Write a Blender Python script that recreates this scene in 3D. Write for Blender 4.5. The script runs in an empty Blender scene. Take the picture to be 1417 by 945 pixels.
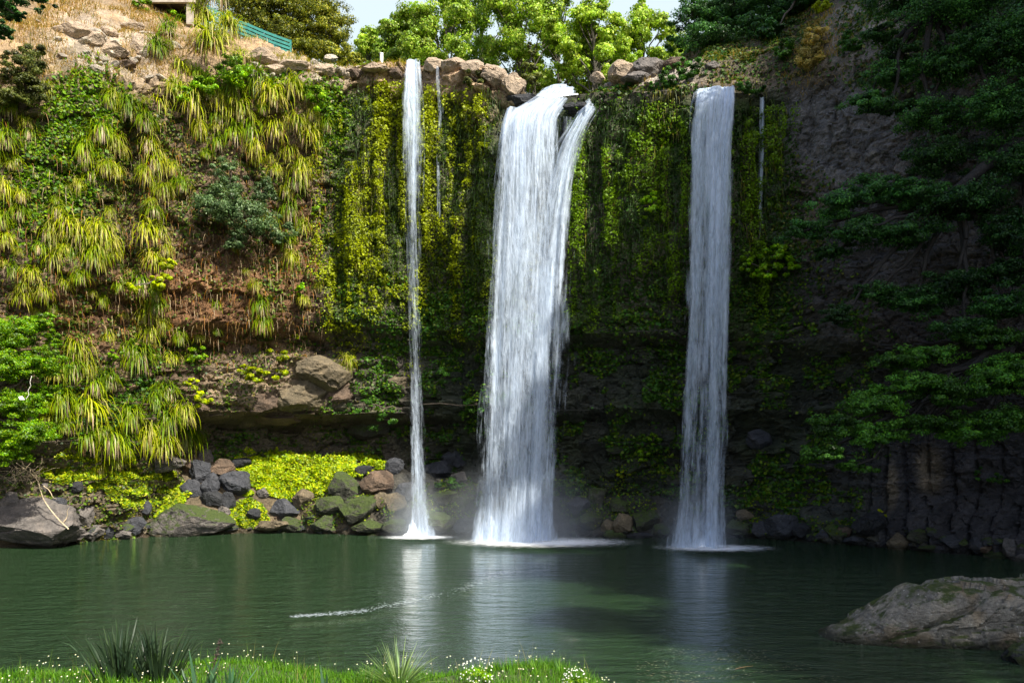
import bpy, math, random
import numpy as np
from mathutils import Vector
from mathutils.bvhtree import BVHTree

rng = np.random.default_rng(7)
random.seed(7)
F, CH, HY, CX = 1100.0, 4.5, 630.0, 708.5      # focal length, eye height, horizon row, centre column (photo pixels)
SC = bpy.context.scene
COL = SC.collection
R = math.radians

def at(x, y, Y):
    return np.array([(x-CX)/F*Y, Y, CH+(HY-y)/F*Y])
def topx(P):
    P = np.asarray(P); Y = np.maximum(P[..., 1], .5)
    return CX+F*P[..., 0]/Y, HY-F*(P[..., 2]-CH)/Y
def sm(a, b, x):
    t = np.clip((x-a)/(b-a), 0, 1); return t*t*(3-2*t)
def nrm(v):
    return v/np.maximum(np.linalg.norm(v, axis=-1, keepdims=True), 1e-9)

# ------------------------------------------------------------------ noise
def h3(ix, iy, iz, seed=0):
    n = (ix.astype(np.int64)*374761393+iy.astype(np.int64)*668265263+iz.astype(np.int64)*2147483647+seed*974634777) & 0xffffffff
    n = ((n ^ (n >> 13))*1274126177) & 0xffffffff
    n = ((n ^ (n >> 16))*2246822519) & 0xffffffff
    return ((n ^ (n >> 15)) & 0xffffff)/float(0xffffff)
def vn(p, seed=0):
    p = np.asarray(p, float); i = np.floor(p); f = p-i; f = f*f*(3-2*f); i = i.astype(np.int64)
    r = 0
    for a in (0, 1):
        for b in (0, 1):
            for c in (0, 1):
                w = (f[..., 0] if a else 1-f[..., 0])*(f[..., 1] if b else 1-f[..., 1])*(f[..., 2] if c else 1-f[..., 2])
                r = r+w*h3(i[..., 0]+a, i[..., 1]+b, i[..., 2]+c, seed)
    return r*2-1
def fbm(p, o=4, seed=0, g=.5):
    a, s, t = 1., 0., 0.
    p = np.asarray(p, float)
    for k in range(o):
        s = s+a*vn(p*2.03**k+k*17.3, seed+k); t += a; a *= g
    return s/t
def voro(p, seed=0):
    i = np.floor(p).astype(np.int64); f1 = np.full(p.shape[:-1], 9.); f2 = f1.copy(); idv = f1*0
    for a in (-1, 0, 1):
        for b in (-1, 0, 1):
            for c in (-1, 0, 1):
                j0, j1, j2 = i[..., 0]+a, i[..., 1]+b, i[..., 2]+c
                d = np.sqrt((j0+h3(j0, j1, j2, seed)-p[..., 0])**2+(j1+h3(j0, j1, j2, seed+1)-p[..., 1])**2+(j2+h3(j0, j1, j2, seed+2)-p[..., 2])**2)
                idn = h3(j0, j1, j2, seed+3)
                m = d < f1
                f2 = np.where(m, f1, np.minimum(f2, d)); idv = np.where(m, idn, idv); f1 = np.where(m, d, f1)
    return f1, f2, idv

# ------------------------------------------------------------------ mesh helpers
def mesh_np(name, V, Q, col=None, uv=None, smooth=True, attrs=None):
    V = np.asarray(V, np.float32).reshape(-1, 3); Q = np.asarray(Q, np.int32); k = Q.shape[1]
    me = bpy.data.meshes.new(name)
    me.vertices.add(len(V)); me.vertices.foreach_set('co', V.ravel())
    me.loops.add(Q.size); me.loops.foreach_set('vertex_index', Q.ravel())
    me.polygons.add(len(Q))
    me.polygons.foreach_set('loop_start', np.arange(0, Q.size, k, dtype=np.int32))
    me.update(calc_edges=True)
    me.polygons.foreach_set('use_smooth', np.full(len(Q), smooth))
    if col is not None:
        c = np.ones((len(V), 4), np.float32); c[:, :3] = np.clip(col, 0, 1)
        a = me.color_attributes.new('Col', 'FLOAT_COLOR', 'POINT'); a.data.foreach_set('color', c.ravel())
    for n, v in (attrs or {}).items():
        a = me.attributes.new(n, 'FLOAT', 'POINT'); a.data.foreach_set('value', np.asarray(v, np.float32).ravel())
    if uv is not None:
        l = me.uv_layers.new(name='UVMap'); l.data.foreach_set('uv', np.asarray(uv, np.float32)[Q.ravel()].ravel())
    return me
def grid_q(n, m, wrap=False):
    i, j = np.meshgrid(np.arange(n-1), np.arange(m if wrap else m-1), indexing='ij')
    j2 = (j+1) % m
    return np.stack([i*m+j, i*m+j2, (i+1)*m+j2, (i+1)*m+j], -1).reshape(-1, 4)
class MB:
    def __init__(s): s.V, s.Q, s.C, s.n = [], [], [], 0
    def add(s, V, Q, C=(1, 1, 1)):
        V = np.asarray(V, float).reshape(-1, 3); s.V.append(V); s.Q.append(np.asarray(Q)+s.n)
        C = np.asarray(C, float); s.C.append(np.broadcast_to(C, (len(V), 3)) if C.ndim == 1 else C); s.n += len(V)
    def mesh(s, name, smooth=True):
        return mesh_np(name, np.concatenate(s.V), np.concatenate(s.Q), np.concatenate(s.C), smooth=smooth)
def tube(mb, P, rad, k=7, C=(1, 1, 1)):
    P = np.asarray(P, float); n = len(P); rad = np.broadcast_to(rad, (n,))
    T = nrm(np.gradient(P, axis=0)); ref = np.array([.31, .21, .93]) if abs(T[0][2]) < .8 else np.array([.93, .21, .1])
    A = nrm(np.cross(T, ref)); B = np.cross(T, A)
    th = np.arange(k)*2*math.pi/k
    V = P[:, None]+rad[:, None, None]*(np.cos(th)[None, :, None]*A[:, None]+np.sin(th)[None, :, None]*B[:, None])
    mb.add(V, grid_q(n, k, True), C)
def box(mb, c, s, ax=None, C=(1, 1, 1)):
    c = np.asarray(c, float); ax = np.eye(3) if ax is None else np.asarray(ax)
    V = np.array([[x, y, z] for x in (-.5, .5) for y in (-.5, .5) for z in (-.5, .5)])*np.asarray(s)
    mb.add(V@ax+c, [[0, 1, 3, 2], [4, 6, 7, 5], [0, 4, 5, 1], [2, 3, 7, 6], [0, 2, 6, 4], [1, 5, 7, 3]], C)
def leaves(mb, P, N, L, W, C, fold=.15, tan=None):
    n = len(P)
    if n == 0: return
    N = nrm(N); t = rng.normal(size=(n, 3)) if tan is None else tan
    t = nrm(t-(t*N).sum(-1, keepdims=True)*N); b = np.cross(N, t)
    L = np.broadcast_to(L, (n,))[:, None]; W = np.broadcast_to(W, (n,))[:, None]
    V = np.stack([P-t*L*.5, P+b*W*.5+N*W*fold-t*L*.06, P+t*L*.5, P-b*W*.5+N*W*fold-t*L*.06], 1)
    C = np.broadcast_to(C, (n, 3)); C = np.repeat(C[:, None], 4, 1).reshape(-1, 3)
    mb.add(V.reshape(-1, 3), np.arange(4*n).reshape(-1, 4), C)
def blades(mb, P, D, L, W, C, droop, seg=5, Ctip=None, twist=None):
    """strips that start at P along D, bend down under their weight"""
    n = len(P); D = nrm(D); L = np.broadcast_to(L, (n,)); W = np.broadcast_to(W, (n,)); droop = np.broadcast_to(droop, (n,))
    side = nrm(np.cross(D, np.array([0, 0, 1.])+rng.normal(0, .15, (n, 3))))
    pts = [P]; d = D.copy()
    for k in range(seg):
        pts.append(pts[-1]+d*(L/seg)[:, None]); d = nrm(d+np.array([0, 0, -1.])*(droop/seg)[:, None]*(1+.3*k))
    pts = np.stack(pts, 1)
    w = np.array([.55, 1, 1, .85, .55, .06]) if seg == 5 else np.linspace(1, .08, seg+1)
    w = w[None, :, None]*W[:, None, None]*.5
    V = np.stack([pts-side[:, None]*w, pts+side[:, None]*w], 2)
    m = seg+1
    C = np.broadcast_to(C, (n, 3)); Ct = C if Ctip is None else np.broadcast_to(Ctip, (n, 3))
    f = np.linspace(0, 1, m)[None, :, None]**1.5
    CC = C[:, None]*(1-f)+Ct[:, None]*f
    CC = np.repeat(CC[:, :, None], 2, 2).reshape(-1, 3)
    q = np.array([[2*k, 2*k+1, 2*k+3, 2*k+2] for k in range(seg)])
    Q = (np.arange(n)*2*m)[:, None, None]+q[None]
    mb.add(V.reshape(-1, 3), Q.reshape(-1, 4), CC)

# ------------------------------------------------------------------ objects & tags
USED = {}
def tag(o, label, cat, group=None, kind=None):
    n = USED.get(label, 0); USED[label] = n+1
    if n and not group: print('DUPLICATE LABEL', label)
    o['label'] = label
    if cat: o['category'] = cat
    if group: o['group'] = group
    if kind: o['kind'] = kind
    return o
def obj(name, me, mat=None, parent=None, loc=None):
    o = bpy.data.objects.new(name, me); COL.objects.link(o)
    if mat is not None and me is not None and not me.materials: me.materials.append(mat)
    if parent: o.parent = parent
    if loc is not None: o.location = loc
    return o
def empty(name, loc, rz=0, sc=1):
    o = bpy.data.objects.new(name, None); COL.objects.link(o); o.location = loc; o.rotation_euler = (0, 0, rz); o.scale = (sc,)*3 if np.isscalar(sc) else sc
    o.empty_display_size = .2
    return o
def struct(o): o['kind'] = 'structure'; return o
ORD = ['first', 'second', 'third', 'fourth', 'fifth', 'sixth', 'seventh', 'eighth', 'ninth', 'tenth', 'eleventh', 'twelfth', 'thirteenth', 'fourteenth', 'fifteenth', 'sixteenth', 'seventeenth', 'eighteenth', 'nineteenth', 'twentieth']

# ------------------------------------------------------------------ materials
def newmat(name):
    m = bpy.data.materials.new(name); m.use_nodes = True; nt = m.node_tree; nt.nodes.clear()
    out = nt.nodes.new('ShaderNodeOutputMaterial')
    def N(t, **k):
        n = nt.nodes.new(t)
        for a, v in k.items():
            if a in n.inputs: n.inputs[a].default_value = v
            else: setattr(n, a, v)
        return n
    return m, nt, N, nt.links.new, out
def ramp(N, L, src, pts):
    r = N('ShaderNodeValToRGB'); cr = r.color_ramp
    while len(cr.elements) < len(pts): cr.elements.new(.5)
    for e, (p, c) in zip(cr.elements, pts):
        e.position = p; e.color = (*c, 1) if len(c) == 3 else c
    L(src, r.inputs[0]); return r.outputs[0]
def mul(N, L, a, b, fac=1.0, mode='MULTIPLY'):
    m = N('ShaderNodeMixRGB', blend_type=mode); m.inputs[0].default_value = fac
    for s, v in ((1, a), (2, b)):
        if isinstance(v, tuple): m.inputs[s].default_value = (*v, 1)
        else: L(v, m.inputs[s])
    return m.outputs[0]
def leaf_mat(name, trans=.35, rough=.5, var=.3, spec=.3, gain=1.0, tcol=(1.15, 1.15, .5)):
    m, nt, N, L, out = newmat(name)
    a = N('ShaderNodeAttribute', attribute_name='Col')
    oi = N('ShaderNodeObjectInfo')
    hs = N('ShaderNodeHueSaturation')
    mr = N('ShaderNodeMapRange'); mr.inputs[3].default_value = 1-var; mr.inputs[4].default_value = 1+var
    L(oi.outputs['Random'], mr.inputs[0]); L(mr.outputs[0], hs.inputs['Value'])
    mh = N('ShaderNodeMath', operation='MULTIPLY_ADD'); mh.inputs[1].default_value = -.05*var; mh.inputs[2].default_value = .5+.025*var
    L(oi.outputs['Random'], mh.inputs[0]); L(mh.outputs[0], hs.inputs['Hue'])
    L(a.outputs['Color'], hs.inputs['Color'])
    hs.inputs['Saturation'].default_value = 1.1
    c = mul(N, L, hs.outputs[0], (gain,)*3)
    p = N('ShaderNodeBsdfPrincipled', Roughness=rough); p.inputs['Specular IOR Level'].default_value = spec
    t = N('ShaderNodeBsdfTranslucent'); L(c, p.inputs['Base Color'])
    L(mul(N, L, c, tcol), t.inputs['Color'])
    mx = N('ShaderNodeMixShader'); mx.inputs[0].default_value = trans
    L(p.outputs[0], mx.inputs[1]); L(t.outputs[0], mx.inputs[2]); L(mx.outputs[0], out.inputs[0])
    return m
def rock_mat(name, bump=1.0, scale=1.0, rough=.85, moss=None, crack=1.0, lichen=0):
    m, nt, N, L, out = newmat(name)
    tc = N('ShaderNodeTexCoord'); co = N('ShaderNodeNewGeometry').outputs['Position']
    oi = N('ShaderNodeObjectInfo')
    a = N('ShaderNodeAttribute', attribute_name='Col').outputs['Color']
    n1 = N('ShaderNodeTexNoise', Scale=1.3*scale, Detail=8, Roughness=.65); L(co, n1.inputs['Vector'])
    n2 = N('ShaderNodeTexNoise', Scale=9*scale, Detail=6, Roughness=.7); L(co, n2.inputs['Vector'])
    wav = N('ShaderNodeMapping'); wav.inputs['Scale'].default_value = (1, 1, 2.6); L(co, wav.inputs[0])
    nw = N('ShaderNodeTexNoise', Scale=2.0*scale, Detail=4); L(co, nw.inputs['Vector'])
    wv = N('ShaderNodeMixRGB'); wv.inputs[0].default_value = .12; L(wav.outputs[0], wv.inputs[1]); L(nw.outputs['Color'], wv.inputs[2])
    v = N('ShaderNodeTexVoronoi', feature='DISTANCE_TO_EDGE', Scale=1.5*scale); L(wv.outputs[0], v.inputs['Vector'])
    c = mul(N, L, a, ramp(N, L, n1.outputs['Fac'], [(.3, (.55, .55, .55)), (.5, (.95, .95, .95)), (.7, (1.45, 1.38, 1.3))]))
    c = mul(N, L, c, ramp(N, L, n2.outputs['Fac'], [(.3, (.6, .6, .6)), (.7, (1.35, 1.35, 1.35))]))
    c = mul(N, L, c, ramp(N, L, v.outputs['Distance'], [(0, (.45,)*3), (.05, (1,)*3)]), .7*crack)
    if lichen:
        n3 = N('ShaderNodeTexNoise', Scale=7, Detail=3, Roughness=.6); L(co, n3.inputs['Vector'])
        f = ramp(N, L, n3.outputs['Fac'], [(.66, (0,)*3), (.70, (1,)*3)])
        mx = N('ShaderNodeMixRGB'); L(f, mx.inputs[0]); L(c, mx.inputs[1]); mx.inputs[2].default_value = (.5, .5, .45, 1); c = mx.outputs[0]
    n5 = N('ShaderNodeTexNoise', Scale=38*scale, Detail=5, Roughness=.75); L(co, n5.inputs['Vector'])
    c = mul(N, L, c, ramp(N, L, n5.outputs['Fac'], [(.3, (.7, .7, .7)), (.7, (1.3, 1.3, 1.3))]), .8)
    if moss is not None:
        g = N('ShaderNodeNewGeometry'); sp = N('ShaderNodeSeparateXYZ'); L(g.outputs['Normal'], sp.inputs[0])
        n4 = N('ShaderNodeTexNoise', Scale=2.2*scale, Detail=6, Roughness=.65); L(co, n4.inputs['Vector'])
        ad = N('ShaderNodeMath', operation='MULTIPLY_ADD'); ad.inputs[1].default_value = .35; L(sp.outputs['Z'], ad.inputs[0]); L(n4.outputs['Fac'], ad.inputs[2])
        f = ramp(N, L, ad.outputs[0], [(1-moss-.08, (0,)*3), (1-moss+.08, (1,)*3)])
        mx = N('ShaderNodeMixRGB'); L(f, mx.inputs[0]); L(c, mx.inputs[1]); L(ramp(N, L, n2.outputs['Fac'], [(.3, (.02, .04, .008)), (.7, (.075, .10, .02))]), mx.inputs[2]); c = mx.outputs[0]
    pz = N('ShaderNodeSeparateXYZ'); L(co, pz.inputs[0]); wz = N('ShaderNodeMath', operation='MULTIPLY_ADD'); wz.inputs[1].default_value = -.25; L(n1.outputs['Fac'], wz.inputs[0]); L(pz.outputs['Z'], wz.inputs[2])
    wet = ramp(N, L, wz.outputs[0], [(.0, (.35, .36, .33)), (.16, (1, 1, 1))]); c = mul(N, L, c, wet)      # wet band at the waterline
    p = N('ShaderNodeBsdfPrincipled', Roughness=rough); L(c, p.inputs['Base Color'])
    rr_ = N('ShaderNodeMath', operation='MULTIPLY'); rr_.inputs[1].default_value = rough; L(wet, rr_.inputs[0]); L(rr_.outputs[0], p.inputs['Roughness'])
    p.inputs['Specular IOR Level'].default_value = .4
    ad = N('ShaderNodeMath', operation='MULTIPLY_ADD'); ad.inputs[1].default_value = .35; L(n2.outputs['Fac'], ad.inputs[0]); L(n1.outputs['Fac'], ad.inputs[2])
    vr = N('ShaderNodeMath', operation='MINIMUM'); vr.inputs[1].default_value = .12; L(v.outputs['Distance'], vr.inputs[0])
    a2 = N('ShaderNodeMath', operation='MULTIPLY_ADD'); a2.inputs[1].default_value = 1.6*crack; L(vr.outputs[0], a2.inputs[0]); L(ad.outputs[0], a2.inputs[2])
    a5 = N('ShaderNodeMath', operation='MULTIPLY_ADD'); a5.inputs[1].default_value = .12; L(n5.outputs['Fac'], a5.inputs[0]); L(a2.outputs[0], a5.inputs[2])
    b = N('ShaderNodeBump', Strength=1.0*bump, Distance=.3/scale); L(a5.outputs[0], b.inputs['Height']); L(b.outputs[0], p.inputs['Normal'])
    L(p.outputs[0], out.inputs[0]); return m
def plain_mat(name, c, rough=.7, nscale=8, var=.25, metallic=0, bump=.1):
    m, nt, N, L, out = newmat(name); tc = N('ShaderNodeTexCoord')
    n = N('ShaderNodeTexNoise', Scale=nscale, Detail=6); L(tc.outputs['Object'], n.inputs['Vector'])
    col = ramp(N, L, n.outputs['Fac'], [(.3, tuple(x*(1-var) for x in c)), (.7, tuple(x*(1+var) for x in c))])
    p = N('ShaderNodeBsdfPrincipled', Roughness=rough, Metallic=metallic); L(col, p.inputs['Base Color'])
    b = N('ShaderNodeBump', Strength=bump, Distance=.02); L(n.outputs['Fac'], b.inputs['Height']); L(b.outputs[0], p.inputs['Normal'])
    L(p.outputs[0], out.inputs[0]); return m

M_leaf = leaf_mat('leaf', .35, .45, .25)
M_stuff = leaf_mat('ground_leaf', .3, .5, 0)
M_bark = rock_mat('bark', .6, 3.0, .9, crack=.4)
M_cliff = rock_mat('cliff_rock', 1.0, 1.0, .8, crack=.45)
M_rock = rock_mat('boulder_rock', 1.0, 1.6, .75, crack=.35)
M_mossrock = rock_mat('mossy_rock', 1.0, 1.6, .8, moss=.42, crack=.3)
M_bigrock = rock_mat('lichen_rock', 1.0, 1.3, .85, moss=.22, crack=.5, lichen=1)

# ------------------------------------------------------------------ cliff path
PATH = np.array([(-38, -8), (-36.5, 6), (-34, 18), (-30, 30), (-26, 36.5), (-22, 39.5), (-17.3, 43.4), (-11.4, 46.0), (-6.1, 46.6), (-1.6, 44.6), (1.7, 44.6), (5.1, 43.4), (8, 41.6), (10.5, 40.8), (13.5, 40.8), (15.7, 39.6), (18.3, 36.5), (21, 32.5), (23.6, 27), (26, 19), (28.5, 8), (30, -8)], float)
def catmull(P, per):
    out = []
    Q = np.vstack([2*P[0]-P[1], P, 2*P[-1]-P[-2]])
    for i in range(1, len(Q)-2):
        t = np.linspace(0, 1, per, endpoint=False)[:, None]
        a, b, c, d = Q[i-1], Q[i], Q[i+1], Q[i+2]
        out.append(.5*((2*b)+(c-a)*t+(2*a-5*b+4*c-d)*t*t+(3*b-a-3*c+d)*t**3))
    return np.vstack(out+[P[-1:]])
pp = catmull(PATH, 60)
seg = np.linalg.norm(np.diff(pp, axis=0), axis=1); arc = np.concatenate([[0], np.cumsum(seg)])
ppx = CX+F*pp[:, 0]/np.maximum(pp[:, 1], 3)
inv = (pp[:, 1] > 15) & (ppx > -70) & (ppx < 1500)
s0, s1 = arc[inv][0], arc[inv][-1]
S = np.concatenate([np.linspace(0, s0, 60, endpoint=False), np.linspace(s0, s1, 720, endpoint=False), np.linspace(s1, arc[-1], 60)])
def path_at(s):
    return np.stack([np.interp(s, arc, pp[:, 0]), np.interp(s, arc, pp[:, 1])], -1)
PS = path_at(S)
T2 = nrm(path_at(S+.8)-path_at(S-.8)); T2 = nrm(sum(np.roll(T2, k, 0) if k == 0 else T2 for k in range(1)))
NO = np.stack([T2[:, 1], -T2[:, 0]], -1)               # outward, towards the pool
PX = np.where(PS[:, 1] > 3, CX+F*PS[:, 0]/np.maximum(PS[:, 1], 3), np.where(PS[:, 0] > 0, 4000, -4000))
lip_px = [-4000, -300, 0, 120, 240, 330, 400, 440, 480, 520, 560, 600, 640, 680, 710, 735, 760, 790, 820, 860, 950, 1050, 1090, 1130, 1200, 1417, 2200, 4000]
lip_py = [0, 130, 120, 120, 120, 95, 100, 100, 97, 92, 90, 88, 84, 95, 112, 130, 136, 134, 130, 128, 127, 125, 118, 90, 80, 70, 0, 0]
H = CH+(HY-np.interp(PX, lip_px, lip_py))/F*np.maximum(PS[:, 1], 30)
H = np.where((PX < -300), np.interp(PX, [-4000, -300], [27, 24.5]), H)
H = np.where(PX > 1417, np.interp(PX, [1417, 4000], [24.7, 27]), H)
NZ, NT = 290, 90
vz = np.linspace(0, 1, NZ)
tt = np.concatenate([np.linspace(0, 9, 60)[1:], np.linspace(9, 60, NT-59+1)[1:]])
Z = -1.5+(H[:, None]+1.5)*vz[None]
def recess(px, py):
    """how far the wall stands back behind its lip line"""
    r = np.zeros_like(px)
    mid = sm(200, 300, px)*(1-sm(500, 600, px))
    r += mid*(1.6*sm(440, 475, py)-.5*sm(478, 500, py)+3.4*sm(565, 595, py))
    cen = sm(500, 600, px)*(1-sm(1010, 1090, px))
    r += cen*(1.0*sm(300, 460, py)+1.4*sm(455, 480, py)+1.6*sm(555, 590, py)+.6*sm(600, 640, py))
    rt = sm(1010, 1090, px)
    r += rt*(.6*sm(330, 420, py)+1.0*sm(470, 500, py)+.8*sm(560, 600, py)-1.2*sm(680, 760, py))
    lf = 1-sm(200, 300, px)
    r += lf*(.8*sm(380, 430, py)-.3*sm(500, 560, py)+1.2*sm(600, 650, py)-1.2*sm(0, 200, -py+0*px))
    g = np.exp(-((px-182-.02*(py-300))/14)**2)*sm(140, 200, py)*(1-sm(360, 420, py))     # dark gully on the left
    r += 1.5*g
    return r
def rise(px, t):
    """ground behind the lip"""
    tx = np.array([-4000, 0, 240, 320, 400, 470, 560, 640, 700, 740, 800, 830, 880, 950, 1000, 1060, 1200, 1417, 4000.])
    r3 = np.interp(px, tx, [4, 4.2, 4.0, 3.2, 2.2, 1.0, .4, .5, .1, -.5, -.5, 1.2, 2.0, 2.6, 3.0, 3.2, 4.5, 5, 4])
    r8 = np.interp(px, tx, [9, 9.5, 8.6, 5.6, 3.5, 1.6, .5, .2, -.2, -.5, -.5, 1.6, 2.6, 4.0, 6.0, 7.5, 10, 11, 9])
    r60 = np.interp(px, tx, [13, 14, 13, 9, 5, 2.5, 1, .2, 0, -.2, -.2, 1.5, 3, 6, 9, 12, 18, 18, 14])
    return np.where(t < 3, r3*np.sin(np.clip(t/3, 0, 1)*math.pi/2)**1.0, np.where(t < 8, r3+(r8-r3)*(t-3)/5, r8+(r60-r8)*np.clip((t-8)/30, 0, 1)))
px2 = np.repeat(PX[:, None], NZ, 1); Y2 = np.maximum(PS[:, 1], 8)[:, None]
py2 = HY-F*(Z-CH)/Y2
wall = np.empty((len(S), NZ, 3)); rc = recess(px2, py2)
wall[..., :2] = PS[:, None]-NO[:, None]*rc[..., None]; wall[..., 2] = Z
back = np.empty((len(S), len(tt), 3))
# ground behind keeps to +Y at the middle, outwards on the flanks
bdir = -NO
back[..., :2] = (PS-NO*rc[:, -1:])[:, None]+bdir[:, None]*tt[None, :, None]
pxt = np.repeat(PX[:, None], len(tt), 1)
back[..., 2] = H[:, None]+rise(pxt, np.repeat(tt[None], len(S), 0))
G = np.concatenate([wall, back], 1)
isb = np.concatenate([np.zeros((len(S), NZ)), np.repeat(sm(0, 1.5, tt)[None], len(S), 0)], 1)
gpx = np.concatenate([px2, pxt], 1); gpy = np.concatenate([py2, HY-F*(back[..., 2]-CH)/Y2], 1)
d1 = fbm(G*[.22, .22, .16], 4, 1)
f1, f2, idv = voro(G*[.75, .75, 1.1]+.35*fbm(G*.8, 3, 5)[..., None], 3)
f1b, f2b, idb = voro(G*[2.0, 2.0, 3.0]+.3*fbm(G*2, 2, 8)[..., None], 9)
lay = G[..., 2]*1.15+.7*fbm(G*[.15, .15, .3], 3, 11)
fr = lay-np.floor(lay); ledge = (fr**2)*(.6+.4*vn(np.stack([np.floor(lay)*3.7, G[..., 0]*.4, G[..., 0]*0], -1), 4))
colm_s = np.repeat(S[:, None], G.shape[1], 1)/.95+.6*fbm(G*[.3, .3, .1], 3, 14)+.22*np.floor(2*vn(np.stack([G[..., 2]*.45, G[..., 0]*.2, G[..., 0]*0], -1), 15))
cf = colm_s-np.floor(colm_s); colm = 1-np.abs(cf*2-1)**5+.6*h3(np.floor(colm_s), np.floor(G[..., 2]*.55+h3(np.floor(colm_s), np.floor(colm_s)*0, np.floor(colm_s)*0, 3)*5), colm_s*0, 6)
wcol = sm(1110, 1180, gpx)*sm(585, 640, gpy)+.9*np.exp(-((gpx-1150)/60)**2)*sm(120, 160, gpy)*(1-sm(190, 230, gpy))
wcol = np.maximum(wcol, .7*sm(780, 820, gpx)*(1-sm(900, 940, gpx))*sm(520, 560, gpy)*(1-sm(600, 640, gpy)))
wlay = .3+.9*sm(400, 480, gpy)*(1-.6*wcol)
smoothc = sm(430, 470, gpx)*(1-sm(1000, 1060, gpx))*(1-sm(380, 450, gpy))*sm(150, 190, gpy)     # mossy curtain: smoother
disp = .75*d1+(.55*(idv-.5)*1.0-.18*np.clip(.12-(f2-f1), 0, .12)/.12)*(1-.55*smoothc)*(1-.5*sm(1040, 1120, gpx))*(1-.6*wcol)+.16*(idb-.5)-.08*np.clip(.1-(f2b-f1b), 0, .1)/.1
disp += wlay*.5*(ledge-.3)+.42*wcol*(colm-.8)
disp += .8*smoothc*fbm(np.stack([np.repeat(S[:, None], G.shape[1], 1)*1.1, G[..., 2]*.13, G[..., 0]*0], -1), 4, 21)
rocky_top = isb*(sm(560, 600, gpx)*(1-sm(735, 760, gpx))+sm(795, 830, gpx)*(1-sm(960, 1000, gpx))+.8*sm(340, 360, gpx)*(1-sm(480, 560, gpx)))
lipw = np.exp(-((gpx-765)/45)**2)*np.exp(-((G[..., 2]-np.repeat(H[:, None], G.shape[1], 1))/1.6)**2)
disp *= 1-.75*lipw
w3 = 1-isb
NO3 = np.concatenate([NO, np.zeros((len(NO), 1))], 1)[:, None]
G2 = G+NO3*(disp*w3)[..., None]
dz = isb*(.35*d1+.5*(idv-.45)*(.4+1.0*rocky_top)+.15*(idb-.5))
G2[..., 2] += dz
cliffV = G2.reshape(-1, 3); gx = gpx.reshape(-1); gy = topx(cliffV)[1]; gy = np.where(np.abs(gy) < 5000, gy, 0)
# ---- albedo by place (rock kinds, soil, moss; darker on the lower wall), attribute Col
def ell(px, py, cx, cy, rx, ry, soft=.5, wp=None):
    d = np.sqrt(((px-cx)/rx)**2+((py-cy)/ry)**2)
    if wp is not None: d = d+wp*.35
    return 1-sm(1-soft, 1+soft*.3, d)
wp = fbm(cliffV*.9, 4, 31).reshape(-1)
def mixc(c, m, k): return c*(1-m[:, None])+np.array(k)*m[:, None]
base = np.tile(np.array([.115, .092, .075]), (len(cliffV), 1))
C = base
leftm = 1-sm(420, 480, gx+wp*30)
C = mixc(C, .8*leftm, (.16, .105, .06))
C = mixc(C, ell(gx, gy, 270, 420, 150, 90, .6, wp)*.9, (.20, .10, .042))
C = mixc(C, ell(gx, gy, 110, 430, 60, 60, .6, wp)*.8, (.25, .12, .05))
C = mixc(C, ell(gx, gy, 410, 360, 40, 100, .6, wp)*.8, (.22, .11, .045))
C = mixc(C, ell(gx, gy, 380, 530, 130, 50, .5, wp)*.9, (.25, .19, .125))
C = mixc(C, (1-sm(440, 480, gx))*sm(565, 590, gy)*.7, (.13, .115, .08))
C = mixc(C, (1-sm(560, 640, gx+wp*60))*(1-sm(100, 165, gy+wp*50)), (.34, .235, .13))
C = mixc(C, ell(gx, gy, 150, 65, 130, 70, .6, wp)*np.clip(.5+1.4*wp, 0, 1), (.44, .38, .31))
C = mixc(C, ell(gx, gy, 420, 95, 110, 30, .6, wp)*np.clip(.6+1.4*wp, 0, 1), (.42, .37, .30))
C = mixc(C, sm(575, 600, gx)*(1-sm(760, 780, gx))*(1-sm(130, 190, gy+wp*50)), (.42, .29, .18))
C = mixc(C, sm(800, 830, gx)*(1-sm(940, 1010, gx))*(1-sm(112, 124, gy+wp*14)), (.36, .31, .26))
C = mixc(C, lipw.reshape(-1)*.9, (.035, .03, .025))
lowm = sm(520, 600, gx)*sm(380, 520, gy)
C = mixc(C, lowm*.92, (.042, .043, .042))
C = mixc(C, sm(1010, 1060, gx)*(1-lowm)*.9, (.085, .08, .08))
C = mixc(C, sm(940, 1000, gx)*(1-sm(110, 150, gy+wp*20))*.8, (.11, .085, .05))
C = mixc(C, ell(gx, gy, 1170, 190, 110, 90, .5, wp), (.20, .19, .185))
C = mixc(C, ell(gx, gy, 1180, 40, 60, 60, .6, wp)*.8, (.34, .30, .26))
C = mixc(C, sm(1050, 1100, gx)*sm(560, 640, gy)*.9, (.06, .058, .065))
C = mixc(C, np.clip(ell(gx, gy, 1202, 675, 10, 40, .6)+ell(gx, gy, 1252, 650, 22, 36, .6, wp), 0, 1), (.2, .165, .12))
C = mixc(C, ell(gx, gy, 1110, 300, 40, 80, .6, wp)*.3, (.2, .15, .07))
mossn = np.clip(.5+1.6*fbm(cliffV*[.6, .6, .35], 4, 41), 0, 1)
mossm = np.zeros(len(cliffV))
mossm = np.maximum(mossm, sm(435, 475, gx)*(1-sm(1070, 1110, gx))*sm(118, 150, gy)*(1-.65*sm(430, 500, gy)))
mossm = np.maximum(mossm, sm(520, 600, gx)*(1-sm(1130, 1230, gx))*.45*sm(400, 520, gy))
mossm = np.maximum(mossm, .55*leftm*ell(gx, gy, 100, 220, 140, 160, .6))
C = mixc(C, mossm*(.35+.65*mossn)*.9, (.045, .075, .012))
C *= (1+.25*fbm(cliffV*2.5, 3, 51))[:, None]
fn = 1+.5*(idv.reshape(-1)-.5)
C *= fn[:, None]
me = mesh_np('cliff', cliffV, grid_q(len(S), G.shape[1]), C, smooth=False)
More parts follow.
